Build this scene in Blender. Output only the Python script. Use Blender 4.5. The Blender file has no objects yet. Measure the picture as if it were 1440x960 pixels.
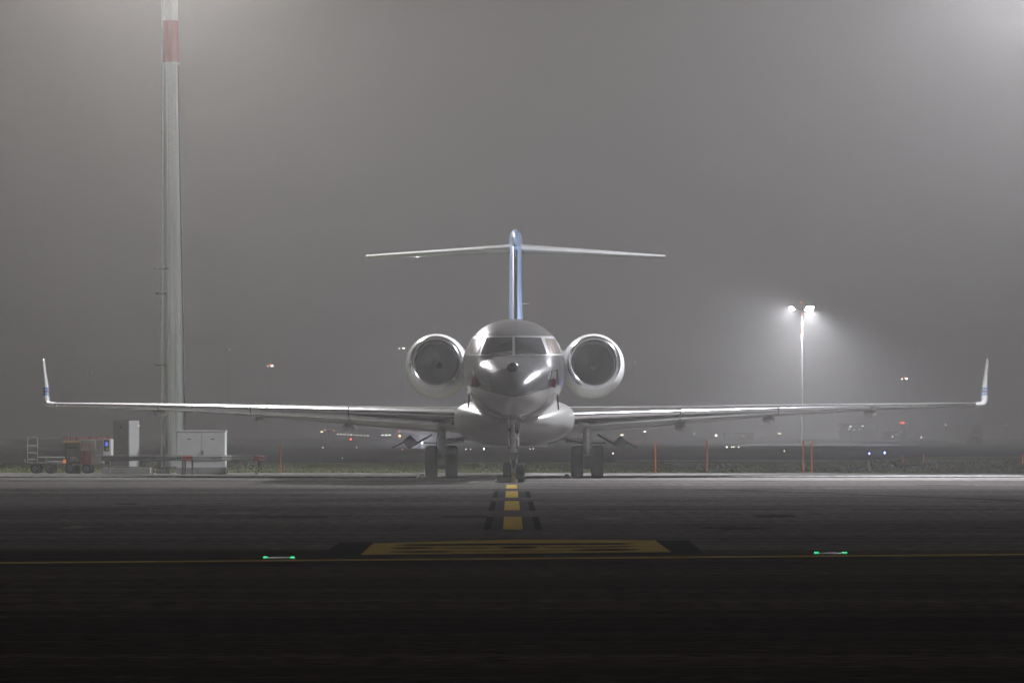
import bpy, math, random
from mathutils import Vector, Matrix
from mathutils.bvhtree import BVHTree
random.seed(7)
S = bpy.context.scene
COL = S.collection
PI = math.pi
R = math.radians

# ------------------------------------------------------------------ camera
F, HY, CX, CAMH = 5587.0, 613.0, 720.0, 1.2       # focal length and horizon in pixels of a 1440 wide frame
cam = bpy.data.objects.new('camera', bpy.data.cameras.new('camera'))
COL.objects.link(cam)
cam.data.sensor_width = 36
cam.data.lens = F / 1440 * 36
cam.data.shift_y = (HY - 480) / 1440
cam.data.clip_start = 0.5
cam.data.clip_end = 6000
cam.location = (0, 0, CAMH)
cam.rotation_euler = (R(90), 0, 0)
S.camera = cam

# ------------------------------------------------------------------ world (night fog, faint warm grey city glow)
W = bpy.data.worlds.new("World")
S.world = W
W.use_nodes = True
nt = W.node_tree
bg = nt.nodes['Background']
SKY_STRENGTH = 0.118
SKY_BACK = 0.14
tc = nt.nodes.new('ShaderNodeTexCoord')
sx = nt.nodes.new('ShaderNodeSeparateXYZ')
rp = nt.nodes.new('ShaderNodeValToRGB')
rp.color_ramp.elements[0].position = 0.0
rp.color_ramp.elements[0].color = (0.46, 0.455, 0.46, 1)
e_ = rp.color_ramp.elements.new(0.045); e_.color = (0.70, 0.66, 0.64, 1)
rp.color_ramp.elements[-1].position = 0.13
rp.color_ramp.elements[-1].color = (1.0, 0.885, 0.825, 1)
nt.links.new(tc.outputs['Generated'], sx.inputs[0])
nt.links.new(sx.outputs['Z'], rp.inputs[0])
nt.links.new(rp.outputs[0], bg.inputs[0])
# the glow hangs over the lit airfield ahead (+y); the open country behind the photographer is dark
gl_ = nt.nodes.new('ShaderNodeMapRange')
gl_.interpolation_type = 'SMOOTHSTEP'
gl_.inputs['From Min'].default_value = 0.25
gl_.inputs['From Max'].default_value = 0.97
gl_.inputs['To Min'].default_value = SKY_STRENGTH * SKY_BACK
gl_.inputs['To Max'].default_value = SKY_STRENGTH
nt.links.new(sx.outputs['Y'], gl_.inputs[0])
nt.links.new(gl_.outputs[0], bg.inputs[1])

# ------------------------------------------------------------------ render look
S.view_settings.view_transform = 'Standard'
S.view_settings.look = 'None'
S.view_settings.exposure = -0.08
S.view_settings.gamma = 1.0
S.view_settings.use_curve_mapping = False
S.render.engine = 'CYCLES'
S.cycles.use_denoising = True
S.cycles.denoiser = 'OPENIMAGEDENOISE'
S.cycles.max_bounces = 6
S.cycles.diffuse_bounces = 3
S.cycles.glossy_bounces = 4
S.cycles.volume_bounces = 2
S.cycles.transmission_bounces = 4
S.cycles.sample_clamp_indirect = 4.0
S.cycles.use_light_tree = True

HAZE_DENSITY = 0.00106
# lamp powers (W) of the floodlight masts, added front pair included
P_LEFT, P_RIGHT, P_FAR, P_FRONT_R, P_FRONT_L = 34000, 66000, 210000, 7000, 600

# ------------------------------------------------------------------ helpers
def at(px, py, d):
    return Vector(((px - CX) / F * d, d, CAMH - (py - HY) / F * d))

def gnd(px, py, z=0.0):
    d = (CAMH - z) * F / (py - HY)
    return Vector(((px - CX) / F * d, d, z))

def mat(name, col, rough=0.6, metal=0.0, noise=0.0, nscale=3.0, coat=0.0, bump=0.0, bscale=20.0,
        col2=None, stretch=(1, 1, 1), spec=0.5, rvar=0.0):
    m = bpy.data.materials.new(name)
    m.use_nodes = True
    n = m.node_tree.nodes; l = m.node_tree.links
    b = n['Principled BSDF']
    c = (col[0], col[1], col[2], 1)
    b.inputs['Base Color'].default_value = c
    b.inputs['Roughness'].default_value = rough
    b.inputs['Metallic'].default_value = metal
    b.inputs['Coat Weight'].default_value = coat
    b.inputs['Coat Roughness'].default_value = 0.08
    b.inputs['Specular IOR Level'].default_value = spec
    if noise or bump or rvar:
        t = n.new('ShaderNodeTexCoord')
        mp = n.new('ShaderNodeMapping')
        mp.inputs['Scale'].default_value = stretch
        l.new(t.outputs['Object'], mp.inputs[0])
    if noise:
        nz = n.new('ShaderNodeTexNoise')
        nz.inputs['Scale'].default_value = nscale
        nz.inputs['Detail'].default_value = 6
        l.new(mp.outputs[0], nz.inputs['Vector'])
        rmp = n.new('ShaderNodeValToRGB')
        d2 = col2 if col2 else tuple(x * (1 - noise) for x in col)
        rmp.color_ramp.elements[0].position = 0.35
        rmp.color_ramp.elements[1].position = 0.65
        rmp.color_ramp.elements[0].color = (d2[0], d2[1], d2[2], 1)
        rmp.color_ramp.elements[1].color = c
        l.new(nz.outputs['Fac'], rmp.inputs[0])
        l.new(rmp.outputs[0], b.inputs['Base Color'])
        if rvar:
            mr = n.new('ShaderNodeMapRange')
            mr.inputs['To Min'].default_value = max(0.02, rough - rvar)
            mr.inputs['To Max'].default_value = min(1, rough + rvar)
            l.new(nz.outputs['Fac'], mr.inputs[0])
            l.new(mr.outputs[0], b.inputs['Roughness'])
    if bump:
        nb = n.new('ShaderNodeTexNoise')
        nb.inputs['Scale'].default_value = bscale
        nb.inputs['Detail'].default_value = 4
        l.new(mp.outputs[0], nb.inputs['Vector'])
        bp = n.new('ShaderNodeBump')
        bp.inputs['Strength'].default_value = bump
        bp.inputs['Distance'].default_value = 0.02
        l.new(nb.outputs['Fac'], bp.inputs['Height'])
        l.new(bp.outputs[0], b.inputs['Normal'])
    return m

def emit(name, col, s):
    m = bpy.data.materials.new(name)
    m.use_nodes = True
    b = m.node_tree.nodes['Principled BSDF']
    b.inputs['Base Color'].default_value = (0.02, 0.02, 0.02, 1)
    b.inputs['Emission Color'].default_value = (*col, 1)
    b.inputs['Emission Strength'].default_value = s
    return m

class MB:
    def __init__(s): s.v = []; s.f = []
    def add(s, vs, fs):
        o = len(s.v); s.v += [Vector(p) for p in vs]; s.f += [tuple(i + o for i in f) for f in fs]; return s
    def box(s, c, d, rot=None, bev=0.0):
        x, y, z = d[0] / 2, d[1] / 2, d[2] / 2
        if bev and bev < min(x, y, z):
            b = bev; vs = []; key = {}
            for sx_ in (-1, 1):
                for sy_ in (-1, 1):
                    for sz_ in (-1, 1):
                        for ax in range(3):
                            p = [sx_ * x, sy_ * y, sz_ * z]
                            for k in range(3):
                                if k != ax: p[k] -= (sx_, sy_, sz_)[k] * b
                            key[(sx_, sy_, sz_, ax)] = len(vs); vs.append(Vector(p))
            fs = []
            for ax in range(3):
                o1, o2 = [k for k in range(3) if k != ax]
                for sg in (-1, 1):
                    q = []
                    for a_, b_ in ((-1, -1), (1, -1), (1, 1), (-1, 1)):
                        t = [0, 0, 0]; t[ax] = sg; t[o1] = a_; t[o2] = b_
                        q.append(key[(*t, ax)])
                    fs.append(q)
            for ax in range(3):            # bevel strips along each axis
                o1, o2 = [k for k in range(3) if k != ax]
                for a_ in (-1, 1):
                    for b_ in (-1, 1):
                        t0 = [0, 0, 0]; t0[o1] = a_; t0[o2] = b_; t1 = list(t0); t0[ax] = -1; t1[ax] = 1
                        fs.append([key[(*t0, o1)], key[(*t1, o1)], key[(*t1, o2)], key[(*t0, o2)]])
            for sx_ in (-1, 1):
                for sy_ in (-1, 1):
                    for sz_ in (-1, 1):
                        fs.append([key[(sx_, sy_, sz_, k)] for k in range(3)])
        else:
            vs = [Vector((i * x, j * y, k * z)) for i in (-1, 1) for j in (-1, 1) for k in (-1, 1)]
            fs = [(0, 1, 3, 2), (4, 6, 7, 5), (0, 4, 5, 1), (2, 3, 7, 6), (0, 2, 6, 4), (1, 5, 7, 3)]
        if rot is not None: vs = [rot @ p for p in vs]
        return s.add([p + Vector(c) for p in vs], fs)
    def cyl(s, p0, p1, r0, r1=None, n=16, cap=True):
        p0, p1 = Vector(p0), Vector(p1); r1 = r0 if r1 is None else r1
        ax = (p1 - p0).normalized()
        u = ax.orthogonal().normalized(); w = ax.cross(u)
        vs = []
        for p, r in ((p0, r0), (p1, r1)):
            for i in range(n):
                a = 2 * PI * i / n
                vs.append(p + (u * math.cos(a) + w * math.sin(a)) * r)
        fs = [(i, (i + 1) % n, n + (i + 1) % n, n + i) for i in range(n)]
        if cap: fs += [tuple(range(n))[::-1], tuple(range(n, 2 * n))]
        return s.add(vs, fs)
    def tube(s, pts, r, n=8):
        pts = [Vector(p) for p in pts]
        for i in range(len(pts) - 1): s.cyl(pts[i], pts[i + 1], r, r, n)
        return s
    def loft(s, rings, closed=True, cap0=False, cap1=False):
        n = len(rings[0]); vs = [p for r_ in rings for p in r_]; fs = []
        m = n if closed else n - 1
        for k in range(len(rings) - 1):
            for i in range(m):
                j = (i + 1) % n
                fs.append((k * n + i, k * n + j, (k + 1) * n + j, (k + 1) * n + i))
        if cap0: fs.append(tuple(range(n))[::-1])
        if cap1: fs.append(tuple((len(rings) - 1) * n + i for i in range(n)))
        return s.add(vs, fs)
    def lathe(s, prof, c, axis='y', n=48, cfun=None):
        """prof: list of (along, radius); c: centre; cfun(along) gives extra centre offset"""
        rings = []
        for a, r in prof:
            off = cfun(a) if cfun else Vector((0, 0, 0))
            ring = []
            for i in range(n):
                t = 2 * PI * i / n
                u, w = math.cos(t) * r, math.sin(t) * r
                p = {'y': (u, a, w), 'x': (a, u, w), 'z': (u, w, a)}[axis]
                ring.append(Vector(c) + Vector(p) + off)
            rings.append(ring)
        return s.loft(rings)
    def sphere(s, c, r, n=12, sc=(1, 1, 1)):
        rings = []
        for k in range(n // 2 + 1):
            a = PI * k / (n // 2)
            rings.append([Vector((c[0] + sc[0] * r * max(1e-4, math.sin(a)) * math.cos(2 * PI * i / n),
                                  c[1] + sc[1] * r * max(1e-4, math.sin(a)) * math.sin(2 * PI * i / n),
                                  c[2] + sc[2] * r * math.cos(a))) for i in range(n)])
        return s.loft(rings)
    def poly(s, pts): return s.add(pts, [tuple(range(len(pts)))])
    def build(s, name, m, parent=None, smooth=False, base=None, ang=35):
        o_ = Vector(base) if base is not None else (WB.get(parent.name, Vector()) if parent else Vector())
        me = bpy.data.meshes.new(name)
        me.from_pydata([tuple(p - o_) for p in s.v], [], s.f)
        me.materials.append(m)
        import bmesh
        bm = bmesh.new(); bm.from_mesh(me)
        bmesh.ops.remove_doubles(bm, verts=bm.verts, dist=1e-5)
        bmesh.ops.recalc_face_normals(bm, faces=bm.faces)
        if smooth:
            for f in bm.faces: f.smooth = True
            for e in bm.edges:
                if len(e.link_faces) == 2 and e.calc_face_angle(0) > R(ang): e.smooth = False
        bm.to_mesh(me); bm.free()
        o = bpy.data.objects.new(name, me)
        COL.objects.link(o)
        if parent:
            o.parent = parent
            WB[o.name] = o_
        elif base is not None:
            o.location = o_
        return o

WB = {}           # world position of the origin of each parent, so parts can be written in world metres
def thing(name, label, cat, loc=(0, 0, 0), group=None, rz=0):
    o = bpy.data.objects.new(name, None); COL.objects.link(o)
    o.location = loc; o.rotation_euler = (0, 0, rz); o.empty_display_size = 0.2
    WB[o.name] = Vector(loc)
    tag(o, label, cat, group)
    return o
def tag(o, label, cat, group=None):
    o['label'] = label; o['category'] = cat
    if group: o['group'] = group
    return o
def struct(o, k='structure'):
    o['kind'] = k; return o

def interp(tab, x):
    """smooth (Catmull-like monotone) interpolation of rows (x, v1, v2 ...)"""
    if x <= tab[0][0]: return tab[0][1:]
    if x >= tab[-1][0]: return tab[-1][1:]
    for i in range(len(tab) - 1):
        if tab[i][0] <= x <= tab[i + 1][0]:
            x0, x1 = tab[i][0], tab[i + 1][0]; h = x1 - x0; t = (x - x0) / h
            out = []
            for k in range(1, len(tab[0])):
                def sl(a):
                    if a <= 0 or a >= len(tab) - 1:
                        b = min(max(a, 0), len(tab) - 2)
                        return (tab[b + 1][k] - tab[b][k]) / (tab[b + 1][0] - tab[b][0])
                    d0 = (tab[a][k] - tab[a - 1][k]) / (tab[a][0] - tab[a - 1][0])
                    d1 = (tab[a + 1][k] - tab[a][k]) / (tab[a + 1][0] - tab[a][0])
                    return 0 if d0 * d1 <= 0 else 2 * d0 * d1 / (d0 + d1)
                m0, m1 = sl(i) * h, sl(i + 1) * h
                y0, y1 = tab[i][k], tab[i + 1][k]
                out.append((2*t**3-3*t**2+1)*y0 + (t**3-2*t**2+t)*m0 + (-2*t**3+3*t**2)*y1 + (t**3-t**2)*m1)
            return out

def spot(parent, pos, target, power, size=110, blend=0.6, col=(1, 0.98, 0.95), soft=0.25):
    L = bpy.data.lights.new('flood_light', 'SPOT')
    L.energy = power; L.spot_size = R(size); L.spot_blend = blend; L.color = col
    L.shadow_soft_size = soft
    o = bpy.data.objects.new('flood_light', L); COL.objects.link(o)
    o.rotation_euler = (Vector(target) - Vector(pos)).to_track_quat('-Z', 'Y').to_euler()
    if parent:
        o.parent = parent; o.location = Vector(pos) - WB[parent.name]
    else: o.location = pos
    return o

# ------------------------------------------------------------------ materials
M = {}
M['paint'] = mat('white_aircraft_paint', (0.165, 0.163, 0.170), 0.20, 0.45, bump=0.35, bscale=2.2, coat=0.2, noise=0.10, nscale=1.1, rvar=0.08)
M['paint_low'] = mat('pale_belly_paint', (0.26, 0.255, 0.247), 0.35, coat=0.4, noise=0.10, nscale=1.6, rvar=0.08)
M['cowl'] = mat('white_cowl_paint', (0.78, 0.78, 0.77), 0.3, coat=0.5, noise=0.08, nscale=2.0)
M['blue'] = mat('light_blue_paint', (0.36, 0.52, 0.84), 0.3, coat=0.6)
M['bare'] = mat('polished_aluminium', (0.88, 0.88, 0.90), 0.17, 1.0)
M['wing'] = mat('wing_grey_paint', (0.26, 0.26, 0.265), 0.4, coat=0.2, noise=0.15, nscale=1.5)
M['flap'] = mat('flap_grey_paint', (0.62, 0.60, 0.57), 0.45, noise=0.12, nscale=2)
M['glass'] = mat('cockpit_glass', (0.045, 0.045, 0.048), 0.10, 0.0, spec=0.6)
M['glass_side'] = mat('side_window_blind', (0.30, 0.24, 0.21), 0.25, 0.0, coat=0.8, noise=0.35, nscale=5, stretch=(1, 1, .3))
M['rubber'] = mat('tyre_rubber', (0.010, 0.010, 0.010), 0.85, noise=0.3, nscale=9, spec=0.15)
M['dark'] = mat('dark_metal', (0.05, 0.05, 0.052), 0.55, 0.3)
M['seam'] = mat('dark_seam', (0.03, 0.03, 0.03), 0.7)
M['strut'] = mat('gear_grey_metal', (0.62, 0.62, 0.63), 0.35, 0.4, noise=0.35, nscale=14)
M['rim'] = mat('wheel_rim_metal', (0.16, 0.16, 0.165), 0.4, 0.5)
M['fan'] = mat('fan_titanium', (0.022, 0.022, 0.023), 0.45, 0.6)
M['duct'] = mat('duct_liner', (0.022, 0.022, 0.023), 0.6)
M['redcover'] = mat('red_cover_fabric', (0.28, 0.03, 0.03), 0.8, noise=0.3, nscale=20)
M['ribbon'] = mat('dark_ribbon', (0.09, 0.03, 0.03), 0.8)
M['galv'] = mat('galvanised_steel', (0.46, 0.47, 0.47), 0.5, 0.3, noise=0.25, nscale=5)
M['mast'] = mat('mast_grey_paint', (0.74, 0.77, 0.77), 0.5, noise=0.15, nscale=2, stretch=(1, 1, .15))
M['galv_dark'] = mat('weathered_steel', (0.17, 0.175, 0.175), 0.6, 0.3, noise=0.3, nscale=6)
M['cab'] = mat('cabinet_grey_paint', (0.70, 0.71, 0.70), 0.5, noise=0.10, nscale=2.5)
M['cab_d'] = mat('cabinet_darker_grey_paint', (0.24, 0.235, 0.215), 0.55, noise=0.12, nscale=2.5)
M['conc'] = mat('concrete', (0.30, 0.29, 0.27), 0.85, noise=0.25, nscale=3, bump=0.2)
M['red'] = mat('signal_red_paint', (0.42, 0.045, 0.035), 0.5, noise=0.2, nscale=4)
M['white'] = mat('white_paint', (0.72, 0.72, 0.72), 0.5, noise=0.1, nscale=4)
M['orange'] = mat('orange_marker_paint', (0.85, 0.24, 0.06), 0.55)
M['black'] = mat('black_plastic', (0.02, 0.02, 0.02), 0.5)
M['khaki'] = mat('khaki_tank_paint', (0.17, 0.15, 0.12), 0.6, noise=0.3, nscale=5)
M['yellowchock'] = mat('yellow_chock_paint', (0.62, 0.45, 0.10), 0.6)
M['hangar'] = mat('hangar_cladding', (0.14, 0.14, 0.145), 0.7, noise=0.2, nscale=0.4)
M['e_lamp'] = emit('lit_flood_lens', (1.0, 0.98, 0.95), 160)
M['e_blue'] = emit('blue_taxi_lens', (0.12, 0.18, 1.0), 60)
M['e_green'] = emit('green_lens', (0.02, 0.95, 0.32), 1.0)
M['e_disp'] = emit('blue_lit_display', (0.16, 0.2, 1.0), 1.1)

# ------------------------------------------------------------------ ground
def ground_material(name, c1, c2, streak, rough=0.8, bump=0.35, spec=0.0):
    m = bpy.data.materials.new(name); m.use_nodes = True
    n = m.node_tree.nodes; l = m.node_tree.links; b = n['Principled BSDF']
    t = n.new('ShaderNodeTexCoord')
    def nz(scale, st, det=6):
        mp = n.new('ShaderNodeMapping'); mp.inputs['Scale'].default_value = st
        x = n.new('ShaderNodeTexNoise'); x.inputs['Scale'].default_value = scale; x.inputs['Detail'].default_value = det
        l.new(t.outputs['Object'], mp.inputs[0]); l.new(mp.outputs[0], x.inputs['Vector']); return x
    big = nz(1.0, (0.05, 0.22, 1)); fine = nz(9.0, (0.6, 1.0, 1), 8); st = nz(1.0, (0.06, 1.6, 1), 5)
    def mix(a, b_, f, mode='MIX'):
        x = n.new('ShaderNodeMix'); x.data_type = 'RGBA'; x.blend_type = mode
        for s_, v in ((6, a), (7, b_)):
            if hasattr(v, 'links'): l.new(v, x.inputs[s_])
            else: x.inputs[s_].default_value = (*v, 1)
        if hasattr(f, 'links'): l.new(f, x.inputs[0])
        else: x.inputs[0].default_value = f
        return x.outputs[2]
    def ramp(o, a, b_):
        r_ = n.new('ShaderNodeMapRange'); r_.inputs['From Min'].default_value = a; r_.inputs['From Max'].default_value = b_
        l.new(o, r_.inputs[0]); return r_.outputs[0]
    c = mix(c1, c2, ramp(big.outputs['Fac'], 0.35, 0.65))
    k1 = mix((1 - streak,) * 3, (1 + streak,) * 3, ramp(st.outputs['Fac'], 0.3, 0.7))
    c = mix(c, k1, 1.0, 'MULTIPLY')
    k2 = mix((0.15,) * 3, (1.85,) * 3, ramp(fine.outputs['Fac'], 0.3, 0.7))
    c = mix(c, k2, 1.0, 'MULTIPLY')
    l.new(c, b.inputs['Base Color'])
    rr = n.new('ShaderNodeMapRange'); rr.inputs['To Min'].default_value = rough - 0.12; rr.inputs['To Max'].default_value = rough + 0.12
    l.new(st.outputs['Fac'], rr.inputs[0]); l.new(rr.outputs[0], b.inputs['Roughness'])
    b.inputs['Specular IOR Level'].default_value = spec
    bp = n.new('ShaderNodeBump'); bp.inputs['Strength'].default_value = bump; bp.inputs['Distance'].default_value = 0.01
    f2 = nz(60, (1, 1, 1), 3); l.new(f2.outputs['Fac'], bp.inputs['Height']); l.new(bp.outputs[0], b.inputs['Normal'])
    return m
M['asphalt'] = ground_material('apron_asphalt', (0.090, 0.081, 0.077), (0.150, 0.137, 0.130), 0.38, rough=0.86, spec=0.0)
M['apronconc'] = ground_material('edge_concrete', (0.165, 0.158, 0.152), (0.22, 0.212, 0.205), 0.25, rough=0.85)
M['field'] = ground_material('far_field', (0.035, 0.036, 0.035), (0.05, 0.05, 0.047), 0.1, rough=0.9)
M['turf'] = ground_material('turf', (0.095, 0.125, 0.040), (0.14, 0.155, 0.066), 0.1, rough=0.95, bump=0.8)
M['blade'] = mat('grass_blades', (0.12, 0.16, 0.055), 0.8, noise=0.6, nscale=0.6, col2=(0.17, 0.165, 0.08), spec=0.1)
M['yellow'] = mat('yellow_marking_paint', (0.66, 0.46, 0.12), 0.7, noise=0.35, nscale=5, bump=0.2, bscale=80, spec=0.0)
M['blackmark'] = mat('black_marking_paint', (0.022, 0.021, 0.021), 0.8, noise=0.4, nscale=6, spec=0.0)
M['slate'] = mat('slate_patch_paint', (0.075, 0.082, 0.092), 0.75, noise=0.25, nscale=6, spec=0.0)
M['sealant'] = mat('pale_joint_sealant', (0.34, 0.33, 0.32), 0.8, noise=0.5, nscale=1.5, stretch=(.4, 1, 1), spec=0.0)
M['tar'] = mat('dark_tar_joint', (0.014, 0.013, 0.013), 0.7, noise=0.4, nscale=1.5, stretch=(.4, 1, 1), spec=0.0)

def sheet(name, x0, x1, y0, y1, z, m):
    return MB().poly([(x0, y0, z), (x1, y0, z), (x1, y1, z), (x0, y1, z)]).build(name, m)
struct(sheet('ground', -1500, 1500, -60, 2200, -0.012, M['field']))
KY = 115.2
M['dimasphalt'] = ground_material('dimmed_asphalt', (0.032, 0.024, 0.020), (0.095, 0.073, 0.061), 0.55, rough=0.9)  # darker, browner asphalt: unlit ground near the camera put into the colour
struct(sheet('apron', -400, 400, 42.2, KY, 0.0, M['asphalt']))
struct(sheet('dim_foreground', -400, 400, -50, 42.2, 0.0, M['dimasphalt']))
kb = MB().box((0, KY + 5.6, 0.0), (800, 11.2, 0.07), bev=0.01)
struct(kb.build('apron_edge', M['apronconc']))
struct(MB().box((0, KY - 0.035, 0.004), (800, 0.07, 0.03)).build('kerb_shadow_strip', M['tar']))  # dark strip painted in for the shadow gap at the kerb step
grass = MB().poly([(-400, KY + 11.2, 0.012), (400, KY + 11.2, 0.012), (400, 265, 0.012), (60, 265, 0.012), (26, 236, 0.012),
                   (14, 186, 0.012), (4, 182, 0.012), (-30, 172, 0.012), (-400, 168, 0.012)])
struct(grass.build('grass_verge', M['turf']))
bl = MB()
for i in range(26000):
    y = KY + 11.3 + 70 * random.random() ** 1.6
    x = (random.random() - 0.5) * 0.29 * y
    if y > 170 and x < 14: continue
    h = random.uniform(0.02, 0.06) * (1.25 if x > 8 else 1); a = random.random() * 2 * PI; w = 0.03
    dx, dy = math.cos(a) * w, math.sin(a) * w
    lean = Vector((random.uniform(-.03, .03), random.uniform(-.03, .03), h))
    p = Vector((x, y, 0.01))
    bl.add([p - Vector((dx, dy, 0)), p + Vector((dx, dy, 0)), p + lean], [(0, 1, 2)])
o = bl.build('grass_blades', M['blade']); struct(o, 'stuff')
tag(o, 'short damp green grass growing along the edge of the apron', 'grass')
pth = MB().poly([gnd(925, 666.6, .02), gnd(1080, 665.0, .02), gnd(1335, 652, .02), gnd(1335, 650.4, .02), gnd(1080, 662.6, .02), gnd(925, 665.2, .02)])
struct(pth.build('path', M['field']))
struct(MB().poly([(5, 187, .02), (24, 190, .02), (24, 196, .02), (5, 196, .02)]).build('service_road', M['apronconc']))

# painted markings and joints on the apron
for (y0, y1, px) in ((682, 687.2, 719.4), (691, 700, 719.7), (705, 718, 720), (727, 745.2, 721)):
    d0, d1 = CAMH * F / (y1 - HY), CAMH * F / (y0 - HY)
    xc = (px - CX) / F * (d0 + d1) / 2
    struct(sheet('yellow_marking', xc - .128, xc + .128, d0, d1, .012, M['yellow']))
    if y0 > 690:
        struct(sheet('slate_marking', xc - .27, xc + .27, d0 + .1, d1 - .1, .008, M['slate']))
        for sgn in (-1, 1):
            struct(sheet('black_marking', xc + sgn * .33 - .05, xc + sgn * .33 + .05, d0, d1, .008, M['blackmark']))
# the long yellow guide line across the apron
a_, b_ = gnd(-40, 792.4), gnd(1480, 779.8)
dirn = (b_ - a_).normalized()
pts = []
NS = 40
for k in range(NS + 1):
    p = a_.lerp(b_, k / NS); pts.append(p)
ext0 = a_ - dirn * 30; ext1 = b_ + dirn * 30
gl = MB()
nrm = Vector((-dirn.y, dirn.x, 0)) * 0.23
allp = [ext0] + pts + [ext1]
for k in range(len(allp) - 1):
    p, q = allp[k], allp[k + 1]
    z = Vector((0, 0, .008))
    gl.add([p - nrm + z, q - nrm + z, q + nrm + z, p + nrm + z], [(0, 1, 2, 3)])
struct(gl.build('yellow_guide_line', M['yellow']))
# large ground sign
s_near_l, s_near_r, s_far_r, s_far_l = gnd(507, 781), gnd(944, 777), gnd(921, 760.3), gnd(525, 764.5)
fm = gnd(722, 759.6)
Z = lambda p, z: Vector((p.x, p.y, z))
struct(MB().poly([Z(gnd(448, 783), .006), Z(gnd(992, 779), .006), Z(gnd(968, 760), .006), Z(gnd(478, 763), .006)]).build('black_marking_border', mat('worn_border_paint', (.040, .039, .041), .8, noise=.5, nscale=4, spec=0)))
struct(MB().poly([Z(s_near_l, .010), Z(s_near_r, .010), Z(s_far_r, .010), Z(fm, .010), Z(s_far_l, .010)]).build('yellow_ground_sign', M['yellow']))
mk = MB()
def lens(x0, x1, ya, yb, t, f=1.0):
    n_ = 14; up = []; dn = []
    for i in range(n_ + 1):
        u = i / n_; e = max(0.12, math.sin(PI * u) ** f)
        yc = ya + (yb - ya) * u
        up.append(Z(gnd(x0 + (x1 - x0) * u, yc - t * e), .014)); dn.append(Z(gnd(x0 + (x1 - x0) * u, yc + t * e), .014))
    mk.loft([dn, up], closed=False)
lens(554, 893, 767.6, 765.6, 1.3, .12); lens(549, 612, 772.0, 771.6, 1.1, .5); lens(700, 758, 771.2, 770.8, 1.5, .5)
lens(612, 700, 771.9, 771.5, .5, .4); lens(758, 885, 770.8, 770.2, .5, .4); lens(800, 902, 774.9, 774.0, 1.2, .5); lens(546, 640, 777.4, 776.8, 1.0, .5); lens(640, 800, 776.8, 775.4, .35, .3)
lens(845, 893, 770, 769.5, .5, .7)
struct(mk.build('black_ground_lettering', M['blackmark']))
for (py, m, w, x0, x1) in ((702.4, 'sealant', .16, -30, 30), (710.2, 'sealant', .10, -30, 30), (716, 'tar', .12, -30, 30),
                           (688.5, 'tar', .5, -30, 3), (676.2, 'tar', .8, -30, 30), (757, 'tar', .1, -30, 30), (771.5, 'sealant', .03, -8, -1.9),
                           (824, 'tar', .10, -12, 12), (900, 'tar', .07, -12, 12), (695, 'sealant', .12, 2, 30)):
    d = CAMH * F / (py - HY)
    struct(sheet('pavement_joint', x0, x1, d - w / 2, d + w / 2, .004, M[m]))

def blotch(cx, cy, w, l_, name, m, z=.006, n=22):
    ps = []
    for i in range(n):
        a = 2 * PI * i / n; k = random.uniform(.55, 1.1)
        ps.append(Vector((cx + w / 2 * k * math.cos(a), cy + l_ / 2 * k * math.sin(a), z)))
    c = Vector((cx, cy, z))
    struct(MB().add(ps + [c], [(i, (i + 1) % n, n) for i in range(n)]).build(name, m))
M['asphalt2'] = ground_material('repair_asphalt', (0.17, 0.157, 0.15), (0.22, 0.20, 0.19), 0.3, rough=.86)
M['smear'] = mat('pale_scuff', (0.20, 0.17, 0.16), .85, noise=.6, nscale=8, spec=0)
M['oil'] = mat('oil_stain', (0.080, 0.073, 0.069), .8, noise=.5, nscale=3, spec=0)
p = gnd(1157, 806); blotch(p.x, p.y, .20, .5, 'pale_scuff', M['smear'])
p = gnd(152, 906); blotch(p.x, p.y, .02, .06, 'pale_scuff', M['smear'])
p = gnd(172, 953); blotch(p.x, p.y, .14, .12, 'pale_scuff', M['smear'])
p = gnd(470, 771.5); blotch(p.x, p.y, .25, .12, 'pale_scuff', M['smear'])
for k in range(26):
    y = random.uniform(44, 112); x = random.uniform(-.125, .125) * y
    blotch(x, y, random.uniform(.3, 1.5), random.uniform(.6, 3), 'oil_stain' if k % 3 else 'pale_scuff', M['oil'] if k % 3 else M['asphalt2'], .003 if k % 3 else .0025)
mk2 = MB()
for (xa, ya, xb, yb, bow) in ((-11, 49, 6, 92, 2.5), (-10.6, 48, 6.5, 91, 2.5), (12, 58, -4, 104, -3), (12.5, 57, -3.4, 103, -3), (-14, 78, 15, 74, 1.5), (-14, 79.4, 15, 75.4, 1.5), (-16, 99, 18, 103, -1), (-16, 100.3, 18, 104.3, -1)):
    a = Vector((xa, ya, .005)); b = Vector((xb, yb, .005)); dv = (b - a).normalized(); nv = Vector((-dv.y, dv.x, 0))
    L_, R_ = [], []
    for i in range(25):
        t = i / 24; c = a.lerp(b, t) + nv * bow * math.sin(PI * t)
        L_.append(c + nv * .11); R_.append(c - nv * .11)
    mk2.loft([L_, R_], closed=False)
struct(mk2.build('tyre_marks', mat('tyre_mark_rubber', (0.075, 0.070, 0.068), .85, noise=.35, nscale=1.2, spec=0)))

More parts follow.
